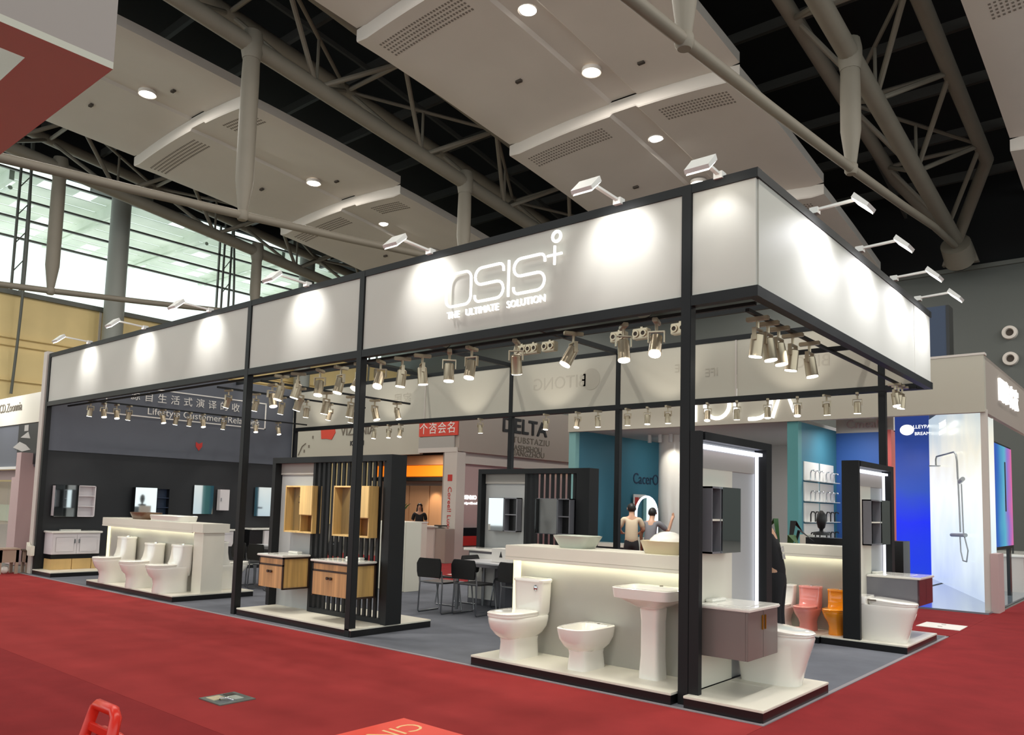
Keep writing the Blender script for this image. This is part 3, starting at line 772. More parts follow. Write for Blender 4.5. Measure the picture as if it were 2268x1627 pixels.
# ------------------------------------------------------------------ toilets
def one_piece_toilet(m, label, loc, rz, group=None, tall=.78, skirt=False):
    """front towards -Y, back at y = 0"""
    t = thing('one_piece_toilet', label, 'toilet', loc, rz, group)
    c = M[m]
    b = MB().rings([sring(z, w_, yf, yb, 2.6, cy=-.33, nb=5) for z, w_, yf, yb in (((0, .145, .22, .29), (.03, .146, .225, .29), (.14, .14, .215, .29), (.22, .148, .24, .29), (.27, .165, .29, .29)) if skirt else ((0, .115, .15, .29), (.03, .115, .155, .29), (.14, .105, .16, .29), (.22, .125, .21, .29), (.3, .165, .29, .29))) + ((.36, .18, .33, .30), (.385, .183, .335, .30), (.395, .178, .33, .295))])
    b.build('bowl', c, t, smooth=50)
    tk = MB().rings([sring(z, w_, yf, .165, 5, cy=-.17) for z, w_, yf in ((.25, .13, .16), (.34, .165, .19), (.42, .175, .13), (.5, .178, .085), (.6, .182, .06), (tall - .035, .185, .05))])
    tk.build('tank', c, t, smooth=50)
    ld = MB().rings([sring(z, w_, .06 + a, .17, 5, cy=-.17) for z, w_, a in ((tall - .035, .188, 0), (tall - .01, .19, 0), (tall, .184, -.006))]).build('tank_lid', c, t, smooth=50)
    MB().lathe([(.03, 0), (.03, .008), (.02, .012)], 0, -.1, 14, tall).build('flush_button', M['chrome'], ld, smooth=40)
    s_ = MB().rings([sring(z, w_, yf, yb, 2.5, cy=-.40, nb=4) for z, w_, yf, yb in ((.395, .18, .275, .16), (.412, .183, .278, .165), (.414, .176, .27, .16))]).build('seat', c, t, smooth=50)
    MB().rings([sring(z, w_, yf, yb, 2.5, cy=-.40, nb=4) for z, w_, yf, yb in ((.416, .176, .27, .16), (.43, .182, .277, .165), (.442, .17, .265, .155), (.446, .13, .2, .12))]).build('seat_lid', c, t, smooth=50)
    for sx in (-.07, .07): MB().cyl((sx - .02, -.235, .43), (sx + .02, -.235, .43), .014, n=8).build('hinge', M['chrome'], s_)
    return t
GA = None
one_piece_toilet('ceramic', 'white one-piece toilet at left, nearest the dark end wall', (-11.10, .48, .1), 0, skirt=True)
one_piece_toilet('ceramic', 'middle one of three white one-piece toilets before the left counter', (-10.06, .48, .1), 0, tall=.72, skirt=True)
one_piece_toilet('ceramic', 'right one of three white one-piece toilets before the left counter', (-9.13, .48, .1), 0, tall=.74, skirt=True)
one_piece_toilet('ceramic', 'white toilet behind the left counter, half hidden by a black post', (-9.15, .86, .1), PI)
one_piece_toilet('ceramic', 'small white one-piece toilet left of the pink one, by the person in black', (-.88, 4.56, .1), 0, tall=.76).scale = (.74,) * 3
one_piece_toilet('ceramic_pink', 'small glossy pink one-piece toilet before the pale counter', (-.54, 4.56, .1), 0, tall=.76).scale = (.74,) * 3
one_piece_toilet('ceramic_orange', 'small bright orange one-piece toilet beside the pink one', (-.17, 4.56, .1), 0, tall=.74).scale = (.74,) * 3

def close_coupled(label, loc, rz):
    t = thing('close_coupled_toilet', label, 'toilet', loc, rz)
    c = M['ceramic']
    bs = MB().rings([sring(z, w_, yf, yb, 4.5, cy=-.32) for z, w_, yf, yb in ((0, .115, .20, .24), (.04, .112, .198, .24), (.16, .105, .19, .235), (.22, .112, .2, .24))]).build('pedestal', c, t, smooth=40)
    MB().lathe([(.012, 0), (.006, .008)], 0, 0, 10).build('bolt_cap', M['ink_soft'], bs).location = (-.116, -.42, .12)
    MB().rings([sring(z, w_, yf, yb, 2.9, cy=-.34, nb=5) for z, w_, yf, yb in ((.2, .11, .2, .26), (.24, .14, .26, .30), (.3, .175, .315, .33), (.36, .188, .335, .34), (.40, .19, .34, .34), (.41, .184, .333, .335))]).build('bowl', c, t, smooth=50)
    MB().rings([sring(z, w_, yf, yb, 3.0, cy=-.40, nb=6) for z, w_, yf, yb in ((.41, .185, .275, .2), (.425, .19, .282, .205), (.432, .188, .28, .203))]).build('seat', c, t, smooth=50)
    MB().rings([sring(z, w_, yf, yb, 3.0, cy=-.40, nb=6) for z, w_, yf, yb in ((.433, .187, .28, .205), (.452, .19, .283, .208), (.463, .175, .262, .19), (.467, .12, .19, .14))]).build('seat_lid', c, t, smooth=50)
    MB().rings([sring(z, w_, yf, yb, 6, cy=-.1) for z, w_, yf, yb in ((.40, .155, .085, .085), (.44, .172, .09, .09), (.6, .182, .094, .092), (.735, .187, .096, .094))]).build('tank', c, t, smooth=40)
    MB().rings([sring(z, w_, yf, .098, 6, cy=-.1) for z, w_, yf in ((.735, .195, .104), (.755, .197, .106), (.768, .186, .098))]).build('tank_lid', c, t, smooth=40)
    lv = MB().rings([[(.11 + r * math.cos(a * PI / 8), y, .68 + 1.4 * r * math.sin(a * PI / 8)) for a in range(16)] for r, y in ((.02, -.19), (.022, -.202), (.012, -.21))]).build('flush_lever', M['chrome'], t, smooth=40)
    return t
close_coupled('white toilet with square tank and chrome flush button, left of the white bidet', (-1.93, .5, .1), 0)

def bidet(label, loc, rz):
    t = thing('bidet', label, 'bidet', loc, rz)
    c = M['ceramic']
    MB().rings([sring(z, w_, yf, yb, 4.5, cy=-.30) for z, w_, yf, yb in ((0, .112, .17, .22), (.04, .11, .168, .22), (.14, .1, .158, .21), (.19, .108, .17, .22))]).build('pedestal', c, t, smooth=40)
    MB().rings([sring(z, w_, yf, yb, 3.0, cy=-.30, nb=5) for z, w_, yf, yb in ((.17, .105, .16, .22), (.22, .145, .24, .26), (.29, .178, .29, .285), (.36, .188, .31, .29), (.385, .19, .312, .29), (.392, .182, .304, .284), (.388, .155, .27, .2), (.33, .14, .24, .17), (.27, .09, .15, .1))]).build('bowl', c, t, smooth=50)
    MB().cyl((0, -.08, .385), (0, -.08, .392), .016, n=12).build('tap_hole', M['hole'], t)
    return t
bidet('white bidet standing between the toilet and the pedestal basin', (-1.14, .52, .1), 0)

def pedestal_basin(label, loc, rz):
    t = thing('pedestal_basin', label, 'basin', loc, rz)
    c = M['ceramic']
    MB().rings([sring(z, w_, yf, yb, 5, cy=-.2) for z, w_, yf, yb in ((0, .105, .10, .1), (.03, .103, .098, .1), (.2, .092, .088, .1), (.5, .092, .088, .1), (.64, .105, .1, .1))]).build('pedestal', c, t, smooth=40)
    MB().rings([sring(z, w_, yf, yb, n_, cy=-.22, nb=7) for z, w_, yf, yb, n_ in ((.62, .11, .12, .14, 3), (.65, .17, .17, .2, 3), (.69, .25, .235, .22, 3.6), (.705, .275, .255, .22, 5), (.71, .285, .26, .222, 7), (.735, .29, .265, .222, 7), (.795, .30, .272, .224, 7), (.802, .294, .266, .22, 7), (.80, .25, .215, .11, 6), (.74, .22, .19, .09, 5), (.70, .12, .1, .05, 3))]).build('bowl', c, t, smooth=35)
    MB().cyl((0, -.06, .8), (0, -.06, .808), .017, n=12).build('tap_hole', M['hole'], t)
    return t
pedestal_basin('white square pedestal basin beside the right front post', (-.47, .52, .1), 0)

def smart_toilet(label, loc, rz, panel=False):
    t = thing('smart_toilet', label, 'toilet', loc, rz)
    c = M['ceramic']
    MB().rings([sring(z, w_, yf, yb, 3.0, cy=-.31, nb=6) for z, w_, yf, yb in ((0, .14, .25, .26), (.03, .142, .255, .265), (.2, .16, .30, .285), (.34, .182, .345, .30), (.41, .19, .362, .305), (.425, .186, .356, .302))]).build('skirted_bowl', c, t, smooth=50)
    MB().rings([sring(z, w_, yf, yb, 2.8, cy=-.36, nb=5) for z, w_, yf, yb in ((.425, .186, .31, .2), (.44, .192, .318, .21), (.447, .19, .315, .21))]).build('seat', c, t, smooth=50)
    MB().rings([[(x, y, z + (.035 * (y + .67) / .5 if k > 0 else 0)) for x, y, z in sring(z0, w_, yf, yb, 2.8, cy=-.36, nb=5)] for k, (z0, w_, yf, yb) in enumerate(((.449, .19, .315, .21), (.455, .193, .318, .212), (.468, .18, .3, .2), (.472, .13, .22, .15)))]).build('seat_lid', c, t, smooth=50)
    MB().rings([sring(z, w_, .07, .075, 6, cy=-.075) for z, w_ in ((.425, .187), (.50, .187), (.515, .18))]).build('rear_housing', c, t, smooth=40)
    if panel: MB().box(-.19, -.26, .47, -.193, -.16, .49).build('control_pad', M['ink_soft'], t)
    return t
smart_toilet('white tankless toilet at the front right corner beside the taupe vanity', (.05, 1.0, .1), PI / 2)
smart_toilet('white tankless toilet with side control pad on the far right platform', (.09, 4.36, .1), PI / 2, True)

# ------------------------------------------------------------------ basins on the counters
def vessel(label, loc, m, w0, w1, d0, d1, h, n=4.5, dome=False):
    t = thing('vessel_basin', label, 'basin', loc)
    MB().rings([sring(0, w0, d0, d0, n), sring(.006, w0 + .004, d0 + .004, d0 + .004, n), sring(h - .012, w1, d1, d1, n), sring(h, w1 + .004, d1 + .004, d1 + .004, n), sring(h + .002, w1 - .008, d1 - .008, d1 - .008, n), sring(h - .02, w1 - .02, d1 - .02, d1 - .02, n), sring(.03, w0 - .02, d0 - .02, d0 - .02, n)]).build('bowl', M[m], t, smooth=35)
    return t
vessel('sage grey-white flared vessel basin on the counter behind the white bidet', (-1.58, .68, 1.185), 'bowl_sage', .16, .225, .13, .18, .125)
vessel('cream oval vessel basin on the counter next to the right post', (-.56, .68, 1.185), 'bowl_cream', .19, .235, .14, .175, .12, 2.6)
t = thing('round_basin', 'white domed basin leaning upside down in the cream vessel basin', 'basin', (-.56, .73, 1.27))
MB().lathe([(.19, 0), (.17, .05), (.13, .09), (.07, .118), (.02, .125)], 0, 0, 28).build('shell', M['white_gloss'], t, smooth=60)
vessel('brown square vessel basin on top of the left counter', (-11.05, .64, 1.185), 'brown_bowl', .26, .33, .15, .19, .12, 4)
t = thing('basin_block', 'flat white basin block on the right half of the left counter', 'basin', (-10.0, .62, 1.185))
MB().rings([sring(0, .5, .18, .18, 8), sring(.09, .52, .2, .2, 8), sring(.1, .51, .19, .19, 8), sring(.095, .46, .15, .13, 8), sring(.03, .4, .1, .1, 6)]).build('bowl', M['white_gloss'], t, smooth=35)
# ------------------------------------------------------------------ display panels facing the front aisle
def slat_panel(x0, x1, y0, y1, xs, label, jamb=.1):
    """black portal frame: plain grey panel on the left of xs, vertical slats on the right"""
    t = thing('display_portal', label, 'display stand', ((x0 + x1) / 2, (y0 + y1) / 2, .1))
    zt = 2.2
    K = M['black_metal']
    MB(t).box(x0, y0, .1, x0 + .08, y1, zt).build('jamb', K, t)
    MB(t).box(x1 - jamb, y0, .1, x1, y1, zt).build('jamb', K, t)
    MB(t).box(x0 + .08, y0, zt - .08, x1 - jamb, y1, zt).build('head_rail', K, t)
    MB(t).box(xs - .05, y0 + .04, .1, xs, y1, zt - .08).build('mullion', K, t)
    MB(t).box(x0 + .08, y0 + .12, .1, xs - .05, y0 + .2, zt - .08).build('grey_board', M['grey_panel'], t)
    MB(t).box(x0 + .08, y0 + .10, zt - .24, xs - .05, y0 + .12, zt - .08).build('top_board', M['paper_grey'], t)
    a, b = xs + .02, x1 - jamb - .02
    n = max(4, int((b - a) / .104))
    MB(t).box(xs, y0 + .03, .1, x1 - jamb, y0 + .1, .16).build('sill_rail', K, t)
    s0 = None
    for k in range(n):
        x = a + (b - a) * (k + .5) / n
        if s0 is None: s0 = MB(t).box(x - .026, y0 + .05, .16, x + .026, y0 + .075, zt - .08).build('slat', K, t); xx = x
        else: inst(s0, t, (x - xx, 0, 0))
    return t
slat_panel(-6.92, -4.31, .5, .75, -5.93, 'large black framed display panel with vertical slats behind the oak vanities')
slat_panel(-5.9, -3.62, 3.8, 4.05, -4.86, 'black framed display panel with slats standing behind the black chairs', jamb=.24)

def oak_cabinet(x, y, label, w_=.66, h=.65, z=1.15, d=.14):
    """x left edge, y wall face; front towards -Y"""
    t = thing('wall_cabinet', label, 'cabinet', (x + w_ / 2, y, z))
    O, yf = M['oak'], y - d
    MB(t).box(x, yf, z, x + .02, y, z + h).build('side', O, t); MB(t).box(x + w_ - .02, yf, z, x + w_, y, z + h).build('side', O, t)
    MB(t).box(x + .02, yf, z, x + w_ - .02, y, z + .02).build('bottom', M['oak_light'], t); MB(t).box(x + .02, yf, z + h - .02, x + w_ - .02, y, z + h).build('top', M['oak_light'], t)
    xm = x + w_ * .56
    MB(t).box(xm, yf + .005, z + .02, xm + .018, y, z + h - .02).build('divider', O, t)
    MB(t).box(x + .02, y - .012, z + .02, xm, y - .004, z + h - .02).build('mirror', M['mirror'], t)
    MB(t).box(xm + .018, y - .012, z + .02, x + w_ - .02, y - .002, z + .26).build('niche_back', M['oak_dark'], t)
    MB(t).box(xm + .018, yf + .02, z + .24, x + w_ - .02, y, z + .26).build('shelf', O, t)
    dr_ = MB(t).box(xm + .005, yf - .02, z + .25, x + w_ - .003, yf, z + h - .003).build('door', M['oak_light'], t, bevel=.003)
    for zz in (.42, .5): MB(t).cyl((xm - .02, yf - .004, z + zz), (xm + .002, yf - .004, z + zz), .012, n=8).build('hook', M['brown_frame'], dr_)
    return t
oak_cabinet(-6.53, .62, 'light oak wall cabinet with mirror niche on the grey board')
oak_cabinet(-5.32, .54, 'light oak wall cabinet hung on the black slats, behind the post', w_=.74)

def oak_vanity(x, w_, label, y0=.12, yb=.54, z0=.42, z1=.83, knobs=True):
    t = thing('vanity_unit', label, 'vanity', (x + w_ / 2, y0, z0))
    fr = M['brown_frame']
    MB(t).box(x + .015, y0 + .015, z0 + .01, x + w_ - .015, yb, z1).build('carcass', M['oak'], t)
    for xx in (x, x + w_ - .02):
        MB(t).box(xx, y0, z0, xx + .02, y0 + .02, z1).build('frame_bar', fr, t); MB(t).box(xx, yb - .02, z0, xx + .02, yb, z1).build('frame_bar', fr, t)
        MB(t).box(xx, y0, z0 - .012, xx + .02, yb, z0 + .008).build('frame_bar', fr, t); MB(t).box(xx, y0, z1 - .02, xx + .02, yb, z1).build('frame_bar', fr, t)
    MB(t).box(x, y0, z1 - .02, x + w_, y0 + .02, z1).build('frame_bar', fr, t)
    MB(t).box(x, y0, z1 - .115, x + w_, y0 + .018, z1 - .095).build('frame_bar', fr, t)
    MB(t).box(x + .02, y0 + .004, z1 - .093, x + w_ - .02, y0 + .016, z1 - .022).build('drawer_front', M['oak_red'], t)
    for k in (0, 1):
        a = x + .02 + k * (w_ - .04) / 2
        dd = MB(t).box(a + .001, y0 - .004, z0 + .005, a + (w_ - .04) / 2 - .001, y0 + .015, z1 - .118).build('door', M['oak_red'], t)
        kx = x + w_ / 2 + (-.035 if k == 0 else .035)
        MB(t).cyl((kx, y0 - .004, z1 - .19), (kx, y0 - .03, z1 - .19), .016, .02, 12).build('knob', fr, dd, smooth=40)
    tp = MB(t)
    zt = z1 + .004
    tp.box(x - .02, y0 - .03, zt, x + w_ + .02, yb, zt + .028)
    tp.build('basin_top', M['white_gloss'], t, bevel=.008)
    MB(t).rings([sring(zt + .028, w_ * .34, .14, .13, 5, cx=x + w_ / 2, cy=(y0 + yb) / 2 - .02), sring(zt + .03, w_ * .34, .14, .13, 5, cx=x + w_ / 2, cy=(y0 + yb) / 2 - .02), sring(zt + .029, w_ * .31, .12, .11, 5, cx=x + w_ / 2, cy=(y0 + yb) / 2 - .02)]).build('basin_rim', M['white_gloss'], t)
    MB(t).box(x + w_ * .3, yb - .09, zt + .028, x + w_ * .7, yb, zt + .06).build('tap_ledge', M['white_gloss'], t, bevel=.01)
    return t
oak_vanity(-6.53, .57, 'smaller oak vanity with white basin top below the left oak cabinet')
oak_vanity(-5.31, .74, 'larger oak vanity with white basin top, partly behind the black post')

# ------------------------------------------------------------------ corner panels facing the right aisle
def corner_panel(x, y0, y1, label, zt=2.27, xl=None):
    xl = x - .06 if xl is None else xl
    t = thing('display_portal', label, 'display stand', (x, (y0 + y1) / 2, .1))
    K = M['black_metal']
    MB(t).box(xl, y0, .1, x + .14, y0 + .06, zt).build('jamb', K, t)
    MB(t).box(x - .06, y1 - .13, .1, x + .14, y1, zt).build('jamb', K, t)
    MB(t).box(x - .06, y0 + .1, zt - .07, x + .14, y1 - .13, zt).build('head_rail', K, t)
    MB(t).box(x - .03, y0 + .1, .1, x + .02, y1 - .13, zt - .07).build('back_board', M['grey_panel'], t)
    MB(t).box(x + .02, y0 + .06, zt - .30, x + .035, y1 - .17, zt - .14).build('top_board', M['paper_grey'], t)
    MB(t).box(x + .02, y0 + .06, zt - .13, x + .10, y1 - .13, zt - .10).build('led_strip', M['led_white'], t, label='bright light strip under the head rail')
    MB(t).box(x + .03, y1 - .145, .1, x + .06, y1 - .13, zt - .1).build('led_strip', M['led_white'], t, label='glowing vertical light strip at the far jamb')
    MB(t).box(x + .02, y0 + .06, .1, x + .032, y0 + .86, zt - .14).build('light_board', M['white_lam'], t)
    return t
corner_panel(.0, .0, 1.52, 'tall black framed corner panel behind the taupe vanity, next to the right front post', xl=.052)
corner_panel(0.05, 4.07, 5.62, 'tall black framed corner panel on the far right platform')

def mirror_cabinet(x, y0, y1, z0, z1, ys, label, m, open_first=True, d=.15):
    """on a wall facing +X: open shelves from y0 to ys, mirror door from ys to y1"""
    t = thing('mirror_cabinet', label, 'cabinet', (x, (y0 + y1) / 2, z0))
    b = M[m]; xf = x + d
    for y in (y0, ys - .008, y1 - .015): MB(t).box(x, y, z0, xf, y + .015, z1).build('side', b, t)
    MB(t).box(x, y0, z0, xf, y1, z0 + .016).build('bottom', b, t); MB(t).box(x, y0, z1 - .016, xf, y1, z1).build('top', b, t)
    MB(t).box(x, y0, z0, x + .012, y1, z1).build('back', M['black_gloss'], t)
    zm = (z0 + z1) / 2
    MB(t).box(x + .01, y0 + .015, zm - .008, xf - .005, ys, zm + .008).build('shelf', M['white_lam'], t)
    MB(t).box(xf, ys - .005, z0 + .002, xf + .016, y1 - .002, z1 - .002).build('mirror_door', M['mirror'], t)
    return t
mirror_cabinet(.034, .18, .72, 1.24, 1.81, .36, 'taupe mirror cabinet with open side shelves on the front corner panel', 'grey_lacquer', d=.13)
t = mirror_cabinet(.082, 4.56, 5.35, 1.22, 1.80, 4.98, 'grey mirror cabinet with open side shelves on the far right panel', 'grey_lacquer', d=.11)

def side_vanity(x0, x1, y0, y1, z0, z1, label, front, side, handles=True):
    """front towards +X"""
    t = thing('vanity_unit', label, 'vanity', ((x0 + x1) / 2, (y0 + y1) / 2, z0))
    MB(t).box(x0, y0, z0, x1 - .02, y1, z1).build('carcass', M[side], t, bevel=.003)
    ym = (y0 + y1) / 2
    for k, (a, b) in enumerate(((y0, ym - .002), (ym + .002, y1))):
        d = MB(t).box(x1 - .02, a, z0, x1, b, z1 - .004).build('door', M[front], t, bevel=.003)
        if handles:
            yy = ym + (-.035 if k == 0 else .022)
            MB(t).box(x1, yy, z1 - .16, x1 + .014, yy + .013, z1 - .04).build('handle', M['gold'], d, bevel=.003)
    MB(t).box(x0, y0 - .012, z1, x1 + .02, y1 + .012, z1 + .03).build('basin_top', M['white_gloss'], t, bevel=.008)
    MB(t).box(x0, ym - .14, z1 + .03, x0 + .08, ym + .14, z1 + .055).build('tap_ledge', M['white_gloss'], t, bevel=.01)
    MB(t).rings([sring(z1 + .031, .15, w_, w_, 5, cx=(x0 + x1) / 2 + .03, cy=ym) for w_ in ((y1 - y0) * .38,)] + [sring(z1 + .033, .14, (y1 - y0) * .36, (y1 - y0) * .36, 5, cx=(x0 + x1) / 2 + .03, cy=ym)]).build('basin_rim', M['white_gloss'], t)
    return t
side_vanity(.034, .50, .15, .76, .40, .79, 'glossy taupe vanity with white basin top and gold handles at the front right corner', 'taupe_lacquer', 'taupe_lacquer')
side_vanity(.08, .70, 4.72, 5.40, .50, .82, 'grey vanity with plum front and white top on the far right platform', 'plum_lacquer', 'grey_lacquer', False)

# ------------------------------------------------------------------ along the dark end wall
XW = -14.305
def wall_mirror_cabinet_flip(label, y0, ys, y1, z0, z1, m, shelfm):
    t = thing('mirror_cabinet', label, 'cabinet', (XW, (y0 + y1) / 2, z0))
    xf = XW + .14
    for y in (y0, ys, y1 - .015): MB(t).box(XW, y, z0, xf, y + .015, z1).build('side', M[m], t)
    MB(t).box(XW, y0, z0, xf, y1, z0 + .016).build('bottom', M[m], t); MB(t).box(XW, y0, z1 - .016, xf, y1, z1).build('top', M[m], t)
    MB(t).box(xf, y0, z0, xf + .016, ys, z1).build('mirror_door', M['mirror'], t)
    for k in (1, 2): MB(t).box(XW, ys, z0 + (z1 - z0) * k / 3 - .008, xf - .01, y1 - .01, z0 + (z1 - z0) * k / 3 + .008).build('shelf', M[shelfm], t)
    MB(t).box(XW, ys, z0, XW + .012, y1, z1).build('back', M[shelfm], t)
    return t
wall_mirror_cabinet_flip('white mirror cabinet with white shelves above the white vanity at the dark wall', .24, .68, 1.02, 1.14, 1.78, 'white_paint', 'white_paint')
wall_mirror_cabinet_flip('dark mirror cabinet with navy shelves above the left counter', 1.83, 2.3, 2.6, 1.14, 1.78, 'black_gloss', 'navy')
t = thing('wall_mirror', 'frameless mirror on the dark wall between navy cabinet and small white cabinet', 'mirror', (XW, 3.45, 1.22))
MB(t).box(XW, 3.22, 1.22, XW + .03, 3.7, 1.88).build('mirror_glass', M['mirror'], t)
t = thing('small_cabinet', 'small white wall cabinet on the dark wall right of the frameless mirror', 'cabinet', (XW, 3.93, 1.31))
MB(t).box(XW, 3.81, 1.31, XW + .12, 4.05, 1.8).build('body', M['white_paint'], t, bevel=.004)
dd = MB(t).box(XW + .12, 3.81, 1.31, XW + .138, 4.05, 1.8).build('door', M['white_paint'], t, bevel=.004)
MB(t).box(XW + .138, 3.83, 1.52, XW + .15, 3.845, 1.6).build('handle', M['steel'], dd)
t = thing('wall_mirror', 'frameless mirror on the dark wall nearest the rear corner', 'mirror', (XW, 5.03, 1.18))
MB(t).box(XW, 4.79, 1.18, XW + .03, 5.28, 1.89).build('mirror_glass', M['mirror'], t)
def end_vanity(y0, y1, z0, z1, label, shelf=False, half=False):
    t = thing('vanity_unit', label, 'vanity', (XW, (y0 + y1) / 2, z0))
    x1 = -13.88
    MB(t).box(XW, y0, z0, x1 - .02, y1, z1).build('carcass', M['white_paint'], t, bevel=.004)
    ym = (y0 + y1) / 2
    for k, (a, b) in enumerate(((y0 + .01, ym - .003), (ym + .003, y1 - .01))):
        d = MB(t).box(x1 - .02, a, z0 + .01, x1, b, z1 - .03).build('door', M['white_paint'], t, bevel=.004)
        MB(t).box(x1, a + .05, z0 + .05, x1 + .006, b - .05, z1 - .08).build('door_panel', M['white_paint'], d, bevel=.003)
        yy = ym + (-.05 if k == 0 else .03)
        MB(t).box(x1 + .006, yy, z1 - .2, x1 + .022, yy + .018, z1 - .12).build('handle', M['steel'], d)
    MB(t).box(XW, y0 - .03, z1, x1 + .03, y1 + .03, z1 + .04).build('basin_top', M['white_gloss'], t, bevel=.01)
    MB(t).box(XW, ym - .2, z1 + .04, XW + .1, ym + .2, z1 + .06).build('tap_ledge', M['white_gloss'], t, bevel=.01)
    return t
end_vanity(.16, 1.06, .40, .82, 'white vanity with panelled doors at the front end of the dark wall')
t = thing('wooden_shelf_box', 'low pale wooden box base under the white vanity at the dark wall', 'shelf', (XW, .6, .1))
for k, (a, b) in enumerate(((.17, .55), (.56, .92), (.93, 1.12))): MB(t).box(XW + .02, a, .1, -13.92, b, .31).build('box_section', M['plywood'], t, bevel=.004)
MB(t).box(XW + .02, .17, .31, -13.95, 1.06, .385).build('spacer', M['black_gloss'], t)
end_vanity(3.3, 4.05, .48, .84, 'white vanity at the dark wall, mostly hidden by the left counter')
t = thing('vanity_unit', 'white one-door vanity with long thin top near the rear of the dark wall', 'vanity', (XW, 4.9, .46))
MB(t).box(XW, 4.86, .46, -13.9, 5.22, .84).build('carcass', M['white_paint'], t, bevel=.004)
dd = MB(t).box(-13.9, 4.86, .46, -13.88, 5.22, .84).build('door', M['white_paint'], t, bevel=.004)
MB(t).box(-13.88, 5.1, .68, -13.865, 5.13, .78).build('handle', M['steel'], dd)
MB(t).box(XW, 4.5, .86, -13.86, 5.26, .90).build('basin_top', M['white_gloss'], t, bevel=.01)
MB(t).box(XW, 4.5, .46, -13.95, 4.86, .85).build('open_side', M['black_gloss'], t)

# ------------------------------------------------------------------ tables, chairs, bin, white cabinets in the middle
def table(label, x0, x1, y0, y1, z=.74):
    t = thing('meeting_table', label, 'table', ((x0 + x1) / 2, (y0 + y1) / 2, .004))
    MB(t).box(x0, y0, z - .025, x1, y1, z).build('table_top', M['table_white'], t, bevel=.004)
    for x in (x0 + .05, x1 - .05):
        for y in (y0 + .05, y1 - .05): MB(t).cyl((x, y, .004), (x, y, z - .06), .026, n=10).build('leg', M['steel'], t, smooth=40)
    for y in (y0 + .06, y1 - .06): MB(t).box(x0 + .05, y - .015, z - .075, x1 - .05, y + .015, z - .026).build('rail', M['steel'], t)
    for x in (x0 + .06, x1 - .06): MB(t).box(x - .015, y0 + .05, z - .075, x + .015, y1 - .05, z - .026).build('rail', M['steel'], t)
    return t
table('white-topped meeting table with grey metal legs among black chairs, centre of the booth', -5.45, -4.2, 2.8, 3.5)
table('white-topped meeting table seen between the left black post and the left counter', -10.4, -9.1, 2.4, 3.15)
ch0 = thing('black_chair', 'black plastic chair with chrome sled legs', 'chair', (0, 0, .004))
rings_ = []
MB().rings([[(x, y + .05 * (x / .22) ** 2, z) for x, z in ((-.215, .52), (.215, .52), (.23, .60), (.235, .72), (.20, .80), (-.20, .80), (-.235, .72), (-.23, .60))] for y in (.21, .232)]).build('backrest', M['black_plastic'], ch0, bevel=.008)
MB().box(-.05, .232, .745, .05, .236, .765).build('grip_slot', M['steel'], ch0.children[0])
MB().rings([sring(z, .22, .21, .2, 5, cy=0) for z in (.43, .455)]).build('seat', M['black_plastic'], ch0, bevel=.006)
for sx in (-.215, .215):
    MB().tube([(sx, .25, .62), (sx, .22, .44), (sx * 1.02, .24, .03), (sx * 1.02, .22, .012), (sx * 1.02, -.22, .012), (sx * 1.02, -.24, .03), (sx, -.17, .42), (sx, -.15, .43)], .011, 8).build('leg', M['steel'], ch0, smooth=60)
MB().cyl((-.22, -.15, .425), (.22, -.15, .425), .011, n=8).build('cross_tube', M['steel'], ch0)
MB().cyl((-.215, .22, .45), (.215, .22, .45), .011, n=8).build('cross_tube', M['steel'], ch0)
CH = [(-5.30, 2.40, .1, 'black plastic chair with its back to the aisle at the centre table, left one'),
      (-4.80, 2.62, .05, 'black plastic chair with its back to the aisle at the centre table, right one'),
      (-5.75, 3.2, -1.5 + PI, 'black plastic chair at the left end of the centre table'),
      (-4.95, 3.62, PI, 'black plastic chair on the far side of the centre table'),
      (-4.35, 3.62, PI + .1, 'black plastic chair beyond the centre table, nearer the white counter'),
      (-4.0, 2.75, -.1, 'black plastic chair half hidden behind the left end of the white toilet counter'),
      (-10.0, 2.15, 0, 'black plastic chair at the left table, back to the aisle'),
      (-9.4, 2.1, .1, 'second black plastic chair at the left table, back to the aisle'),
      (-9.6, 3.45, PI, 'black plastic chair on the far side of the left table')]
for k, (x, y, rz, lab) in enumerate(CH):
    # chairs face the table: local front is -Y, so a back towards the aisle means a half turn
    rz2 = rz + PI
    if k == 0: ch0.location = (x, y, .004); ch0.rotation_euler = (0, 0, rz2); ch0['label'] = lab; ch0['group'] = 'black chairs at the meeting tables'
    else: dup(ch0, (x, y, .004), rz2, lab, 'black chairs at the meeting tables')
t = thing('document', 'red printed leaflets lying on a chair by the centre table', 'paper', (-5.75, 3.2, .465))
MB(t).box(-5.9, 3.08, .462, -5.62, 3.3, .475).build('sheet', M['red_print'], t); MB(t).box(-5.86, 3.1, .475, -5.6, 3.32, .482).build('sheet', M['paper'], t)
t = thing('document', 'stack of papers and leaflets on the left table', 'paper', (-9.6, 2.8, .744))
MB(t).box(-9.9, 2.65, .744, -9.5, 2.95, .76).build('sheet', M['paper'], t); MB(t).box(-9.45, 2.6, .744, -9.2, 2.9, .775).build('sheet', M['pink_wall'], t)
t = thing('box', 'open white carton with a dark tree mark on the centre table', 'box', (-4.7, 3.2, .744))
MB(t).box(-4.88, 3.05, .744, -4.55, 3.3, .95).build('carton', M['paper'], t, bevel=.004)
MB(t).prism([(-4.72, 3.045, .82), (-4.66, 3.045, .82), (-4.69, 3.045, .91)], (0, .004, 0)).build('tree_mark', M['ink'], t)
t = thing('waste_bin', 'small grey waste bin with black liner left of the oak vanities', 'bin', (-7.42, 1.0, .004))
MB(t).rings([sring(z, w_, w_, w_, 3, cx=-7.42, cy=1.0) for z, w_ in ((.004, .11), (.24, .14))]).build('bucket', M['paper_grey'], t, smooth=50)
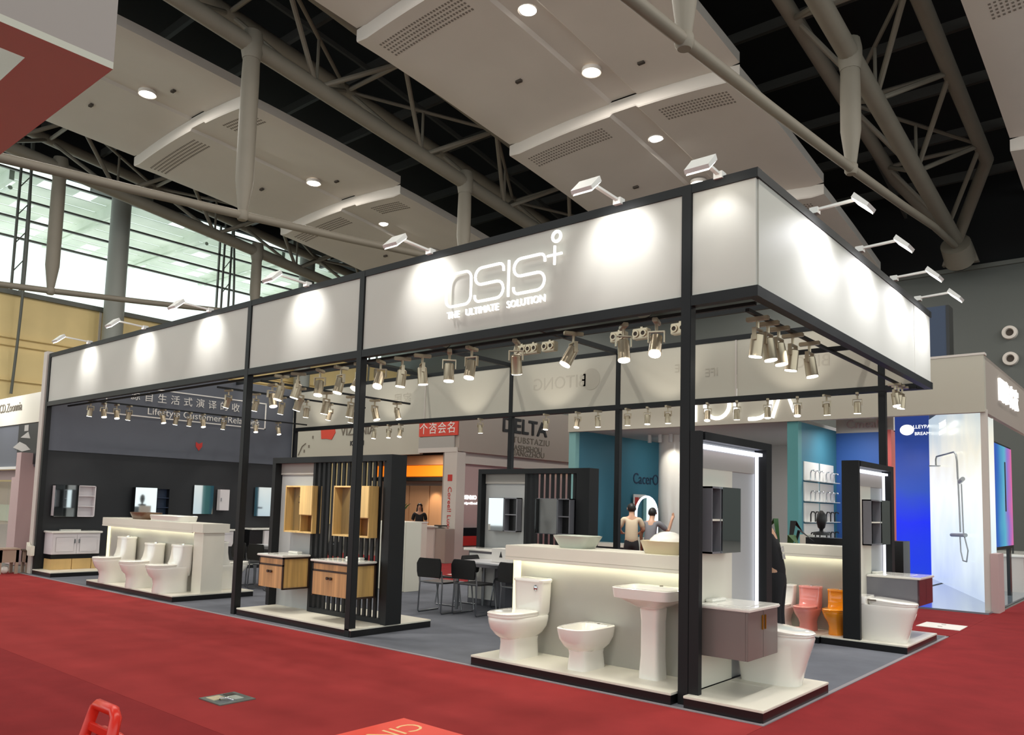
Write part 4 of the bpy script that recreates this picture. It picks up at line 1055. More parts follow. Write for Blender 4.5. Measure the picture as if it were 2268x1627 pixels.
MB(t).rings([sring(z, w_, w_, w_, 3, cx=-7.42, cy=1.0) for z, w_ in ((.20, .142), (.26, .15), (.262, .13))]).build('liner', M['black_plastic'], t, smooth=50)
t = thing('tall_cabinet', 'tall white cabinet with steel knob just right of the slatted panel', 'cabinet', (-7.9, 3.75, .004))
MB(t).box(-8.3, 3.72, .004, -7.56, 4.1, 1.26).build('body', M['white_lam'], t, bevel=.004)
dd = MB(t).box(-8.29, 3.70, .02, -7.57, 3.72, 1.25).build('door', M['white_lam'], t)
MB(dd).cyl((-7.63, 3.70, .66), (-7.63, 3.665, .66), .016, .026, 12).build('knob', M['steel'], dd, smooth=40)
t = thing('base_cabinet', 'white and grey floor cabinet with a white top behind the centre table', 'cabinet', (-5.3, 3.55, .004))
MB(t).box(-5.78, 3.5, .004, -4.97, 3.78, .86).build('body', M['grey_lacquer'], t)
MB(t).box(-5.74, 3.475, .1, -5.2, 3.5, .82).build('door', M['paper'], t)
MB(t).box(-5.85, 3.44, .86, -4.9, 3.79, .9).build('counter_top', M['white_gloss'], t, bevel=.006)
mirror = None
def rear_cab(x, w_, ws, label, y=3.92, z0=1.18, z1=1.73, d=.13):
    """wall cabinet facing -Y: mirror on the left, shelves on the right"""
    t = thing('mirror_cabinet', label, 'cabinet', (x + w_ / 2, y, z0))
    yf = y - d
    for xx in (x, x + ws, x + w_ - .016): MB(t).box(xx, yf, z0, xx + .016, y, z1).build('side', M['grey_lacquer'], t)
    MB(t).box(x, yf, z0, x + w_, y, z0 + .016).build('bottom', M['grey_lacquer'], t); MB(t).box(x, yf, z1 - .016, x + w_, y, z1).build('top', M['grey_lacquer'], t)
    MB(t).box(x, yf - .015, z0 + .01, x + ws, yf, z1 - .01).build('mirror_door', M['mirror'], t)
    MB(t).box(x + ws, y - .012, z0, x + w_, y, z1).build('back', M['black_gloss'], t)
    MB(t).box(x + ws, yf + .01, (z0 + z1) / 2 - .008, x + w_ - .01, y, (z0 + z1) / 2 + .008).build('shelf', M['grey_lacquer'], t)
    return t
rear_cab(-5.62, .6, .32, 'grey mirror cabinet with shelves on the grey board behind the centre table')
rear_cab(-4.56, .66, .42, 'grey mirror cabinet with shelves hung on the slats behind the centre table', y=3.83)
# ------------------------------------------------------------------ booths across the rear aisle
YB = 9.7
t = thing('exhibition_booth', 'beige booth with red emblem lettering on its fascia and a warm wooden interior', 'booth', (-16, YB, 0))
MB(t).box(-26, YB, 3.02, -13.72, YB + .12, 4.4).build('fascia', M['beige_wall'], t)
MB(t).box(-26, YB + .12, 4.25, -12.3, 14.8, 4.35).build('roof_panel', M['beige_wall'], t)
MB(t).box(-26, YB, 0, -19.0, YB + .12, 3.02).build('front_wall', M['beige_wall'], t)
MB(t).prism([(-18.5, YB - .02, 4.0), (-17.8, YB - .02, 4.05), (-17.72, YB - .02, 3.8), (-17.9, YB - .02, 3.58), (-18.2, YB - .02, 3.62), (-18.45, YB - .02, 3.62)], (0, .03, 0)).build('emblem', M['red_sign'], t)
txt('VIZONIA', .42, M['ink_soft'], t, (-16.6, YB - .01, 3.82), ext=.01)
txt('Kenned', .22, M['ink'], t, (-16.6, YB - .01, 3.42), ext=.01)
MB(t).tube([(-19.7, YB - .02, 3.1), (-19.5, YB - .02, 3.4), (-19.3, YB - .02, 3.5)], .012, 6).build('twig_motif', M['ink_soft'], t)
for dx, dz in ((-19.15, 3.35), (-18.95, 3.65), (-19.4, 3.2)): MB(t).box(dx, YB - .02, dz, dx + .05, YB, dz + .09).build('leaf_motif', M['ink_soft'], t)
# red sign and pylon at its right end
MB(t).box(-13.74, YB - .04, 3.52, -12.18, YB, 4.2).build('red_sign', M['red_sign'], t, label='red sign board with white symbols')
txt('\u4e2a\u54a8\u4f1a\u540d', .34, M['paper'], t, (-12.98, YB - .045, 3.72), ext=.004, sx=1.05, spacing=1.1)
MB(t).box(-13.74, YB - .04, 3.18, -12.3, YB, 3.50).build('sign_lower', M['paper_grey'], t)
MB(t).box(-13.74, YB - .05, 3.05, -12.18, YB, 3.18).build('lintel', M['offwhite'], t)
MB(t).box(-12.66, YB - .04, 0, -12.16, YB + .3, 3.05).build('pylon', M['offwhite'], t)
MB(t).box(-12.80, YB + .05, 0, -12.70, YB + .3, 3.05).build('pylon_edge', M['taupe_wall'], t)
txt('Coreel! Luxce', .2, M['red_print'], t, (-12.41, YB - .045, 1.42), xd=(0, 0, -1), up=(1, 0, 0), ext=.004, sx=1.15)
MB(t).box(-12.5, YB - .045, 2.24, -12.32, YB - .04, 2.42).build('red_seal', M['red_print'], t)
# interior
MB(t).box(-19.0, 12.6, 0, -12.4, 12.7, 3.4).build('back_wall', M['taupe_wall'], t)
for k in range(6):
    x = -18.2 + 1.0 * k
    MB(t).box(x, 12.54, 0, x + .96, 12.6, 2.2).build('wood_panel', M['wood_warm'], t)
MB(t).box(-18.6, 12.2, 2.5, -13.0, 12.3, 2.86).build('orange_lightbox', M['orange_glow'], t, label='glowing orange light box')
MB(t).box(-18.6, 12.2, 2.88, -14.9, 12.3, 3.2).build('wood_header', M['wood_warm'], t)
MB(t).box(-18.6, 12.0, 2.34, -13.0, 12.5, 2.46).build('dark_soffit', M['roof_dark'], t)
MB(t).box(-18.6, 12.1, 3.2, -15.0, 12.2, 3.3).build('dark_soffit', M['roof_dark'], t)
for x in (-15.9, -14.9): spot((x, 12.1, 2.32), (x, 12.6, .9), 40, 70, col=(1, .78, .5))
area((-15.2, 11.0, 3.2), (-15.2, 11, 0), 60, 1.5, col=(1, .85, .7))
t = thing('reception_desk', 'pale reception desk with a black emblem in front of the wooden booth wall', 'desk', (-12.9, 9.25, 0))
MB(t).box(-13.9, 9.2, 0, -12.5, 9.6, .95).build('front', M['offwhite'], t, bevel=.01)
MB(t).box(-12.5, 9.25, 0, -12.1, 9.6, .93).build('side_block', M['taupe_wall'], t, bevel=.01)
MB(t).box(-13.9, 9.15, .95, -12.45, 9.62, .99).build('desk_top', M['offwhite'], t)
MB(t).prism([(-13.17, 9.19, .74), (-13.0, 9.19, .70), (-12.83, 9.19, .76), (-12.9, 9.19, .66), (-12.92, 9.19, .56), (-13.0, 9.19, .6), (-13.08, 9.19, .56), (-13.1, 9.19, .66)], (0, .01, 0)).build('emblem', M['ink'], t)
MB(t).box(-12.6, 9.3, .99, -12.25, 9.45, 1.02).build('phone_tray', M['black_plastic'], t)
t = thing('white_counter', 'plain white counter block with black plinth in the rear aisle', 'counter', (-11.5, 7.4, 0))
MB(t).box(-12.3, 7.3, .12, -11.2, 7.7, 1.12).build('body', M['white_lam'], t)
MB(t).box(-12.3, 7.32, 0, -11.2, 7.7, .12).build('plinth', M['black_gloss'], t)
MB(t).box(-12.32, 7.28, 1.12, -11.18, 7.72, 1.15).build('counter_top', M['white_gloss'], t)
t = thing('potted_plant', 'bushy green plant in a white pot on the white counter', 'plant', (-12.0, 7.5, 1.15))
MB(t).lathe([(.09, 0), (.12, .16), (.1, .17)], -12.0, 7.5, 14, 1.15).build('pot', M['pot'], t, smooth=40)
lf = MB(t)
for k in range(26):
    a = 2 * PI * k / 26 * 3.3; r = .12 + .2 * random.random(); z = 1.45 + .22 * random.random()
    c = Vector((-12.0, 7.5, 1.3)); e = Vector((-12.0 + r * math.cos(a), 7.5 + r * math.sin(a), z)); s_ = Vector((-math.sin(a), math.cos(a), 0)) * .035
    mid = c.lerp(e, .6) + Vector((0, 0, .05))
    lf.add([c, mid - s_, e, mid + s_], [(0, 1, 2, 3)]); 
lf.build('foliage', M['leaf'], t, kind='stuff')

# booth wall along the cross aisle with dark lettering (faces +X)
XE = -12.15
t = thing('exhibition_booth', 'taupe booth wall with black DELTA lettering beside the cross aisle', 'booth', (XE, 12.3, 0))
MB(t).box(XE - .2, YB + .01, 3.07, XE, 16.5, 4.6).build('fascia', M['taupe_wall'], t)
MB(t).box(XE - .25, YB + .31, 2.75, XE - .12, 16.5, 3.07).build('fascia_return', M['offwhite'], t)
MB(t).box(XE - .3, YB + .31, 0, XE - .2, 16.5, 2.75).build('inner_wall', M['pink_wall'], t)
MB(t).box(XE - .2, 13.6, 2.70, XE - .1, 15.9, 2.76).build('cove_light', M['led_warm'], t)
txt('DELTA', .62, M['ink'], t, (XE + .01, 12.55, 3.98), xd=(0, 1, 0), ext=.02, sx=1.15, bold=.012)
txt('TUBSTAZIU', .26, M['ink_soft'], t, (XE + .01, 12.9, 3.58), xd=(0, 1, 0), ext=.006, sx=1.2, spacing=1.15)
txt('WASEMSHOU', .24, M['ink_soft'], t, (XE + .01, 12.6, 3.34), xd=(0, 1, 0), ext=.006, sx=1.1)
txt('GUANGZHOU', .24, M['ink_soft'], t, (XE + .01, 12.65, 3.12 + .06), xd=(0, 1, 0), ext=.006, sx=1.15)
txt('BENMO', .16, M['sign_white'], t, (XE - .195, 10.42, 1.8), xd=(0, 1, 0), ext=.01, bold=.006)
txt('Design with soul', .09, M['sign_white'], t, (XE - .195, 10.42, 1.64), xd=(0, 1, 0), ext=.01, bold=.004)
MB(t).box(XE - .2, YB + .35, .72, XE - .1, 11.2, .95).build('black_shelf', M['black_gloss'], t)
MB(t).box(XE - .2, YB + .35, .45, XE - .1, 11.2, .72).build('red_goods', M['red_print'], t)
MB(t).box(XE - .2, YB + .35, 0, XE - .08, 11.2, .42).build('low_unit', M['offwhite'], t)

# teal booth with large white letters
t = thing('exhibition_booth', 'booth with grey-white fascia, big glowing letters and teal inner walls', 'booth', (-4, YB, 0))
MB(t).box(-8.36, YB - .05, 3.45, .64, YB + .1, 4.46).build('fascia', M['beige_wall'], t)
MB(t).box(-8.36, YB + .1, 4.40, .64, 16.9, 4.46).build('roof_panel', M['beige_wall'], t)
MB(t).box(-8.36, YB - .06, 4.46, .66, YB + .12, 4.50).build('coping', M['offwhite'], t)
MB(t).box(-8.36, YB, 0, -8.16, YB + .16, 3.45).build('teal_pier', M['teal_light'], t)
MB(t).box(-8.36, YB + .16, 0, -8.2, 16.0, 4.4).build('teal_wall', M['blue_wall'], t)
MB(t).box(-8.2, YB + .1, 3.5, -2.9, 16, 3.6).build('inner_ceiling', M['offwhite'], t)
MB(t).box(-8.2, 15.9, 0, -2.9, 16.0, 3.5).build('back_wall', M['offwhite'], t)
MB(t).box(-2.88, YB, 0, -2.66, YB + .2, 3.45).build('teal_pier', M['teal_wall'], t)
MB(t).box(-2.88, YB + .2, 0, -2.66, 12.0, 3.45).build('teal_wall', M['blue_wall'], t)
MB(t).box(-2.66, 12.0, 0, -1.7, 12.1, 3.4).build('blue_wall', M['blue_wall_deep'], t)
MB(t).box(-2.66, 12.0, 3.4, -1.46, 12.1, 4.4).build('upper_wall', M['offwhite'], t)
MB(t).box(-1.70, 11.8, 0, -1.46, 12.1, 3.42).build('red_pier', M['red_wall'], t)
txt('CmeaMi', .26, M['pink_wall'], t, (-2.0, 11.98, 3.58), ext=.01)
txt('CacerOa', .42, M['navy'], t, (-8.19, 13.2, 2.42), xd=(0, 1, 0), ext=.006)
# letters of the glowing sign, built as tubes
zc, zr = 3.86, .33
def gl(pts, closed=False): MB(t).tube([(x, YB - .1, z) for x, z in pts], .042, 8, closed).build('sign_letter', M['sign_white'], t, smooth=60)
gl([(-4.88, zc - zr), (-4.88, zc + zr)])
gl(arc(-4.37, zc, .28, 0, 360, 22)[:-1], True)
gl([(-3.95, zc - zr), (-3.95, zc + zr)])
gl([(-3.66, zc - zr), (-3.50, zc - zr)] + arc(-3.50, zc, zr, -90, 90, 10) + [(-3.66, zc + zr)])
gl([(-3.15, zc - zr), (-2.92, zc + zr), (-2.69, zc - zr + .1)])
for k in range(6):
    area((-7 + 1.0 * k, 12.5, 3.45), (-7 + 1.0 * k, 12.5, 0), 22, .5) if k % 2 == 0 else None
area((-1.9, 10.9, 3.4), (-1.9, 11.2, 0), 25, .6)
area((-5.6, 7.9, 3.3), (-5.6, 8.6, .8), 35, .5)  # fill light added over the rear aisle to brighten the visitors, no fixture
# display shelves on the teal wall (face +X)
sh = None
for r_ in range(4):
    for c_ in range(2):
        y0 = 9.98 + c_ * .92; z0 = 2.28 - r_ * .42
        o = thing('display_shelf', f'white backed shelf of taps on the teal wall, {["top", "second", "third", "lowest"][r_]} row, {["left", "right"][c_]} one', 'shelf', (-2.65, y0 + .42, z0), 0, 'tap shelves on the teal wall')
        MB(o).box(-2.66, y0, z0, -2.64, y0 + .84, z0 + .38).build('back_board', M['paper'], o)
        MB(o).box(-2.64, y0, z0 - .015, -2.5, y0 + .84, z0).build('board', M['lamp_white'], o)
        for k in range(3):
            yy = y0 + .16 + .26 * k
            b = M['chrome'] if r_ < 2 else M['black_plastic']
            MB(o).tube([(-2.57, yy, z0), (-2.57, yy, z0 + .15), (-2.55, yy, z0 + .2), (-2.5, yy, z0 + .2), (-2.49, yy, z0 + .17)], .014, 8).build('tap', b, o, smooth=60)
t = thing('leafy_plant', 'dark broad-leaved plant peeking over the pale counter by the pink toilet', 'plant', (-1.7, 6.5, 0))
MB(t).lathe([(.14, 0), (.18, .4), (.15, .41)], -1.7, 6.5, 16).build('pot', M['black_plastic'], t, smooth=40)
for k, (dx, dy, z, wd) in enumerate(((.5, .0, 1.28, .07), (-.3, .1, 1.45, .06), (.2, .3, 1.42, .08), (.35, -.25, 1.2, .07), (-.25, -.2, 1.25, .07))):
    c = Vector((-1.7, 6.5, .4)); e = Vector((-1.7 + dx, 6.5 + dy, z - .12)); md = Vector((-1.7 + dx * .5, 6.5 + dy * .5, z + .06)); s_ = Vector((-dy, dx, 0)).normalized() * wd
    lo = c.lerp(md, .5)
    MB(t).add([c, lo - s_ * .3, md - s_, e, md + s_, lo + s_ * .3], [(0, 1, 2, 5), (5, 2, 4), (4, 2, 3)] if False else [(0, 1, 5), (1, 2, 4, 5), (2, 3, 4)]).build('leaf', M['leaf'] if k % 2 else M['cloth_black'], t)
t = thing('side_counter', 'low dark counter with a black tap stand in front of the teal shelves', 'counter', (-1.1, 7.8, 0))
MB(t).box(-1.75, 7.6, 0, -.2, 8.0, 1.2).build('body', M['black_gloss'], t)
MB(t).box(-1.85, 7.6, 0, -1.75, 8.0, 1.24).build('end_panel', M['white_lam'], t)
MB(t).lathe([(.14, 0), (.13, .05), (.03, .07), (.03, .1), (.06, .13), (.085, .25), (.07, .36), (.02, .42)], -1.55, 7.8, 16, 1.24).build('tap_stand', M['black_plastic'], t, smooth=50)
t = thing('steel_column', 'broad glossy white round column behind the two visitors', 'column', (-6.9, 12.0, 0))
MB(t).cyl((-6.75, 12.2, 0), (-6.75, 12.2, 3.5), .46, n=32).build('shaft', M['white_gloss'], t, smooth=40)
for k in range(4): MB(t).cyl((-7.2 + .3 * k, 11.6, 3.5), (-7.2 + .3 * k, 11.6, 3.3), .05, n=10).build('lamp', M['lamp_white'], t, smooth=40)
spot((-6.3, 11.0, 3.45), (-6.7, 12, 2.3), 70, 55)
t = thing('arched_mirror', 'white-rimmed arched mirror standing left of the white column', 'mirror', (-7.35, 11.4, 0))
pts = [(-7.45, 11.4, .9)] + [(-7.15 - .3 * math.cos(a * PI / 12), 11.4, 1.5 + .42 * math.sin(a * PI / 12)) for a in range(13)] + [(-6.85, 11.4, .9)]
MB(t).prism(pts, (0, .04, 0)).build('mirror_plate', M['mirror'], t)
MB(t).tube(pts, .03, 8).build('rim', M['led_white'], t, smooth=60)
MB(t).box(-7.4, 11.3, 0, -6.9, 11.6, .9).build('stand', M['white_lam'], t)
t = thing('poster_board', 'white board with a pink and dark poster on the teal wall behind the visitors', 'poster', (-8.1, 12.4, 0))
MB(t).box(-8.18, 12.3, .6, -8.14, 13.3, 1.62).build('board', M['paper'], t)
MB(t).box(-8.14, 12.36, 1.62, -8.12, 13.0, 2.0).build('board', M['paper'], t)
MB(t).box(-8.12, 12.42, 1.68, -8.115, 12.62, 1.92).build('print', M['red_print'], t); MB(t).box(-8.12, 12.64, 1.68, -8.115, 12.92, 1.92).build('print', M['ink_soft'], t)
t = thing('side_counter', 'long low white counter inside the teal booth', 'counter', (-7.4, 11.0, 0))
MB(t).box(-8.1, 10.2, 0, -7.0, 10.7, .68).build('body', M['black_gloss'], t); MB(t).box(-8.15, 10.15, .68, -6.95, 10.75, .76).build('counter_top', M['white_lam'], t)

# right-hand corner booth
t = thing('exhibition_booth', 'corner booth at right with beige fascia, blue screen and bright shower wall', 'booth', (.64, YB, 0))
MB(t).box(.56, YB, 0, .66, YB + .1, 3.5).build('corner_post', M['offwhite'], t)
MB(t).box(.66, YB - .02, 0, .78, YB + .5, 1.0).build('low_pier', M['pink_wall'], t)
MB(t).box(.56, YB + .1, 3.45, .64, 17, 4.46).build('side_fascia', M['taupe_wall'], t)
MB(t).box(-1.2, YB - .4, 0, .68, 17, .03).build('floor_slab', M['shine_floor'], t)
MB(t).box(-2.66, 12.1, 0, -1.3, 17, .03).build('floor_slab', M['shine_floor'], t)
MB(t).box(-2.64, 16.6, .03, -1.8, 16.7, 4.4).build('blue_screen', M['blue_screen'], t, label='tall blue screen')
dv = Vector((2.24, -5.79, 0)).normalized(); nv = Vector((dv.y, -dv.x, 0))
A = Vector((-1.82, 16.68, .03)); B = A + dv * 6.35
MB(t).prism([A, B, B + Vector((0, 0, 4.1)), A + Vector((0, 0, 4.1))], -nv * -.12 if False else nv * -.12).build('light_wall', M['light_wall'], t, label='bright backlit white wall')
# writing across the top of screen and wall
MB(t).rings([[(-2.32 + .17 * math.cos(a * PI / 12), y, 3.88 + .14 * math.sin(a * PI / 12)) for a in range(24)] for y in (16.59, 16.56)]).build('oval_emblem', M['sign_white'], t)
txt('VALLEYPAU', .13, M['sign_white'], t, (-2.0, 16.58, 3.95), ext=.004); txt('BREAM', .12, M['sign_white'], t, (-1.95, 16.58, 3.77), ext=.004)
for s_, q, z, sz in (('TIMORRA', 2.75, 3.72, .2), ('COLLECTION', 2.75, 3.55, .14)):
    p = A + dv * q - nv * .02 if False else A + dv * q
    side = nv if nv.dot(Vector((3.2, -6, 0)) - A) > 0 else -nv
    txt(s_, sz, M['sign_white'], t, (p.x + side.x * .13, p.y + side.y * .13, z), xd=dv, ext=.004)
side = nv if nv.dot(Vector((3.2, -6, 0)) - A) > 0 else -nv
off = side * .1
def W(q, z, o=.08): p = A + dv * q + side * o; return (p.x, p.y, z)
sw = thing('shower_set', 'slim steel rain shower set with hose on the bright white wall', 'shower', (W(4.2, 1.3)[0], W(4.2, 1.3)[1], 1.0))
MB(sw).tube([W(1.5, 2.85), W(1.5, 3.0), W(1.62, 3.06), W(3.75, 3.02), W(3.95, 2.95), W(4.05, 2.8), W(4.1, 2.42)], .02, 8).build('shower_arm', M['pipe_grey'], sw, smooth=60)
MB(sw).cyl(W(1.5, 2.85), W(1.5, 2.83), .16, n=16).build('shower_head', M['pipe_grey'], sw)
MB(sw).cyl(W(4.12, 2.45), W(4.25, 1.3), .018, n=8).build('riser_rail', M['pipe_grey'], sw)
MB(sw).cyl(W(4.3, 2.35), W(4.6, 2.4), .045, n=10).build('hand_shower', M['pipe_grey'], sw)
MB(sw).cyl(W(3.3, 1.22), W(4.75, 1.25), .04, n=10).build('mixer_bar', M['pipe_grey'], sw)
MB(sw).tube([W(4.45, 2.3), W(4.55, 1.3), W(4.95, .95), W(4.8, .72), W(4.45, .72), W(4.25, .9), W(4.2, 1.2)], .014, 8).build('hose', M['pipe_grey'], sw, smooth=60)
MB(t).box(-1.3, 12.2, 4.3, .5, 17, 4.38).build('inner_ceiling', M['offwhite'], t)
txt('\u570b\u969b\u00b7\u540d\u5bb6', .48, M['sign_white'], t, (.66, 12.1, 4.0), xd=(0, 1, 0), ext=.02, sx=1.1)
area((-.6, 13.6, 4.2), (-.9, 14.5, 0), 60, .8)
tv = thing('display_screen', 'tall screen with blue, cyan and pink picture at the right edge', 'screen', (.42, 12.3, 1.0))
MB(tv).box(.38, 11.1, 1.0, .46, 13.5, 3.1).build('frame', M['black_gloss'], tv)
sc_ = MB()
sc_.box(.0, 0, 0, .02, 2.3, 2.0); so = sc_.build('screen_picture', M['tv_screen'], tv); so.location = (.04, -1.15, .06)
MB(tv).box(.481, 12.55, 1.75, .484, 12.68, 2.75).build('dark_figure', M['ink'], tv)
MB(tv).box(.38, 11.2, .03, .44, 11.4, 1.0).build('foot', M['black_gloss'], tv); MB(tv).box(.38, 13.2, .03, .44, 13.4, 1.0).build('foot', M['black_gloss'], tv)
t = thing('white_desk', 'white display desk at the far right edge below the screen', 'desk', (.35, 15.2, .03))
MB(t).box(-.2, 14.2, .03, .55, 16.4, .78).build('body', M['offwhite'], t); MB(t).box(-.25, 14.15, .78, .6, 16.45, .84).build('desk_top', M['white_gloss'], t, bevel=.01)
MB(t).tube([(.3, 14.6, .84), (.3, 14.6, 1.3), (.2, 14.7, 1.5)], .02, 8).build('lamp_stem', M['black_plastic'], t)
t = thing('dark_column', 'dark navy square column behind the right end of the fascia', 'column', (-2.1, 19.2, 0))
MB(t).box(-2.35, 19.0, 0, -1.82, 19.5, 7.7).build('shaft', M['navy'], t); MB(t).box(-1.82, 18.98, 0, -1.74, 19.52, 7.7).build('edge', M['black_gloss'], t)
t = thing('floor_plate', 'pale floor plate let into the red carpet at right', 'plate', (.44, 7.1, 0))
MB(t).prism([(.15, 6.83, 0), (.73, 6.79, 0), (.72, 7.4, 0), (.16, 7.43, 0)], (0, 0, .006)).build('plate', M['paper'], t)
for y in (7.0, 7.25): MB(t).box(.4, y, .006, .46, y + .03, .009).build('bolt', M['ink_soft'], t)

# booth beyond the dark end wall at far left
t = thing('exhibition_booth', 'shower booth at the far left edge with white header and grey graphic wall', 'booth', (-17, .6, 0))
MB(t).box(-26, .62, 3.2, -14.62, .7, 3.88).build('header', M['white_lam'], t)
MB(t).box(-26, .66, 2.2, -14.62, .74, 3.2).build('graphic_wall', M['slate_wall'], t)
MB(t).box(-17.75, .64, 2.25, -14.7, .66, 3.19).build('dark_graphic', M['black_wall'], t)
MB(t).prism([(-18.0, .63, 2.66), (-17.6, .63, 2.78), (-17.2, .63, 2.7), (-16.9, .63, 2.58), (-17.4, .63, 2.55)], (0, .01, 0)).build('print', M['paper_grey'], t)
MB(t).prism([(-17.55, .63, 2.88), (-17.1, .63, 3.0), (-16.95, .63, 2.84)], (0, .01, 0)).build('print', M['paper_grey'], t)
MB(t).box(-17.35, .63, 3.02, -17.1, .64, 3.16).build('print', M['paper_grey'], t)
MB(t).box(-26, .55, 2.14, -17.0, .66, 2.2).build('shower_rail', M['lamp_white'], t)
MB(t).box(-26, .9, 0, -14.62, .98, 2.15).build('back_wall', M['pink_wall'], t)
MB(t).box(-26, .88, .9, -14.62, .9, 1.3).build('wall_band', M['offwhite'], t)
for k in range(6): MB(t).box(-22.9 + 1.0 * k, .58, .2, -21.92 + 1.0 * k, .59, 1.85).build('glass_pane', M['clear_glass'], t)
MB(t).box(-26, .56, 1.85, -17.1, .62, 1.89).build('pane_rail', M['chrome'], t)
MB(t).box(-26, .5, 0, -17.0, .9, .2).build('shower_tray', M['white_gloss'], t)
MB(t).box(-17.25, .42, 0, -17.0, .9, 1.95).build('pilaster', M['pink_wall'], t); MB(t).box(-16.98, .4, 0, -16.7, .9, 2.5).build('pilaster', M['pink_wall'], t)
txt('SCD.Zoonnia', .3, M['ink_soft'], t, (-18.4, .61, 3.62), ext=.004)
area((-18.5, -.6, 4.3), (-18.5, .6, 2.6), 40, 1.0)
for k, (x, y, s_, h_) in enumerate(((-14.72, -.36, .34, .5), (-14.75, .12, .3, .46))):
    t = thing('wooden_stool', ['grey wooden box stool', 'second grey wooden box stool, behind the first,'][k] + ' at the foot of the dark end wall', 'stool', (x, y, 0))
    for a, b in ((0, 0), (s_ - .05, 0), (0, s_ - .05), (s_ - .05, s_ - .05)): MB(t).box(x + a - s_ / 2, y + b - s_ / 2, 0, x + a + .05 - s_ / 2, y + b + .05 - s_ / 2, h_).build('leg', M['cardboard'], t)
    MB(t).box(x - s_ / 2, y - s_ / 2, h_ * .45, x + s_ / 2, y + s_ / 2, h_ - .03).build('apron', M['cardboard'], t)
    MB(t).box(x - s_ / 2 - .02, y - s_ / 2 - .02, h_ - .03, x + s_ / 2 + .02, y + s_ / 2 + .02, h_).build('seat', M['dark_wood'] if k else M['cardboard'], t, bevel=.005)
t = thing('round_vase', 'small white ball resting in the grey wooden box stool', 'vase', (-14.68, -.38, .08))
MB(t).lathe([(.02, 0), (.06, .03), (.075, .08), (.055, .13), (.02, .15)], -14.68, -.38, 16, 0).build('body', M['white_gloss'], t, smooth=60)

# ------------------------------------------------------------------ foreground
t = thing('floor_hatch', 'square metal floor hatch with cut-outs in the red carpet', 'hatch', (-2.7, -2.52, 0))
MB(t).box(-2.86, -2.67, 0, -2.54, -2.36, .008).build('frame', M['hatch'], t)
for k, (a, b, c, d, m) in enumerate(((-2.82, -2.63, -2.7, -2.52, 'bowl_cream'), (-2.74, -2.5, -2.62, -2.42, 'bowl_sage'), (-2.66, -2.64, -2.58, -2.5, 'steel'), (-2.83, -2.48, -2.76, -2.40, 'hole'))): MB(t).box(a, b, .008, c, d, .012).build('cover', M[m], t)
MB(t).tube([(-2.7, -2.58, .012), (-2.66, -2.6, .03), (-2.62, -2.56, .03), (-2.6, -2.52, .012)], .006, 6).build('lift_ring', M['chrome'], t, smooth=60)
t = thing('floor_sticker', 'bright red floor sign with pale gold letters at the bottom edge', 'sign', (-1.0, -2.4, 0))
MB(t).prism([(-1.29, -3.1, 0), (-.1, -3.1, 0), (-.1, -1.9, 0), (-1.29, -1.9, 0)], (0, 0, .004)).build('sheet', M['sticker_red'], t)
txt('CINA', .26, M['sticker_gold'], t, (-1.07, -2.26, .005), xd=(0, -1, 0), up=(1, 0, 0), ext=.001, sx=1.0, bold=-.002)
t = thing('red_floor_stand', 'red plastic folding floor stand with handle at bottom left', 'stand', (-.55, -4.3, 0))
def frame_side(y0, y1, flip):
    zt = .47 if flip else .60
    w0, w1 = .165, .125
    f = lambda x, q: (-.70 + x, -4.32 + (y0 + (y1 - y0) * q), .0 + zt * q)
    # outer frame
    pts = [f(-w0, 0), f(-w0 * .92, .3), f(-w1 * 1.02, .88), f(-w1 * .97, .97), f(-w1 * .8, 1.0), f(w1 * .6, 1.0), f(w1 * .9, .96), f(w1 * 1.04, .84), f(w0 * .92, .3), f(w0, 0)]
    o = MB(t).tube(pts, .026, 10).build('frame', M['red_plastic'], t, smooth=60)
    MB(t).bar(f(-w1, .84), f(w1, .84), .02, .04).build('cross_bar', M['red_plastic'], t, bevel=.004)
    MB(t).prism([f(-w0 * .9, .12), f(w0 * .9, .12), f(w1, .78), f(-w1, .78)], (0, .008 * (1 if flip else -1), 0)).build('board', M['red_plastic'], t)
frame_side(-.16, 0.0, False); frame_side(.18, .03, True)
# ------------------------------------------------------------------ people
def skin_mesh(name, verts, edges, radii, m, parent, sub=2, root=0):
    me = bpy.data.meshes.new('t'); me.from_pydata([Vector(v) for v in verts], edges, []); 
    o = bpy.data.objects.new('t', me); C.objects.link(o)
    md = o.modifiers.new('s', 'SKIN'); md.use_smooth_shade = True
    for i, r in enumerate(radii):
        sv = me.skin_vertices[0].data[i]; sv.radius = (r, r) if not isinstance(r, tuple) else r; sv.use_root = (i == root)
    ss = o.modifiers.new('u', 'SUBSURF'); ss.levels = sub; ss.render_levels = sub
    dg = bpy.context.evaluated_depsgraph_get()
    me2 = bpy.data.meshes.new_from_object(o.evaluated_get(dg))
    bpy.data.objects.remove(o); bpy.data.meshes.remove(me)
    me2.name = name; me2.materials.clear(); me2.materials.append(m); me2.shade_smooth()
    q = bpy.data.objects.new(name, me2); C.objects.link(q)
    if parent is not None: q.parent = parent
    return q
V = Vector
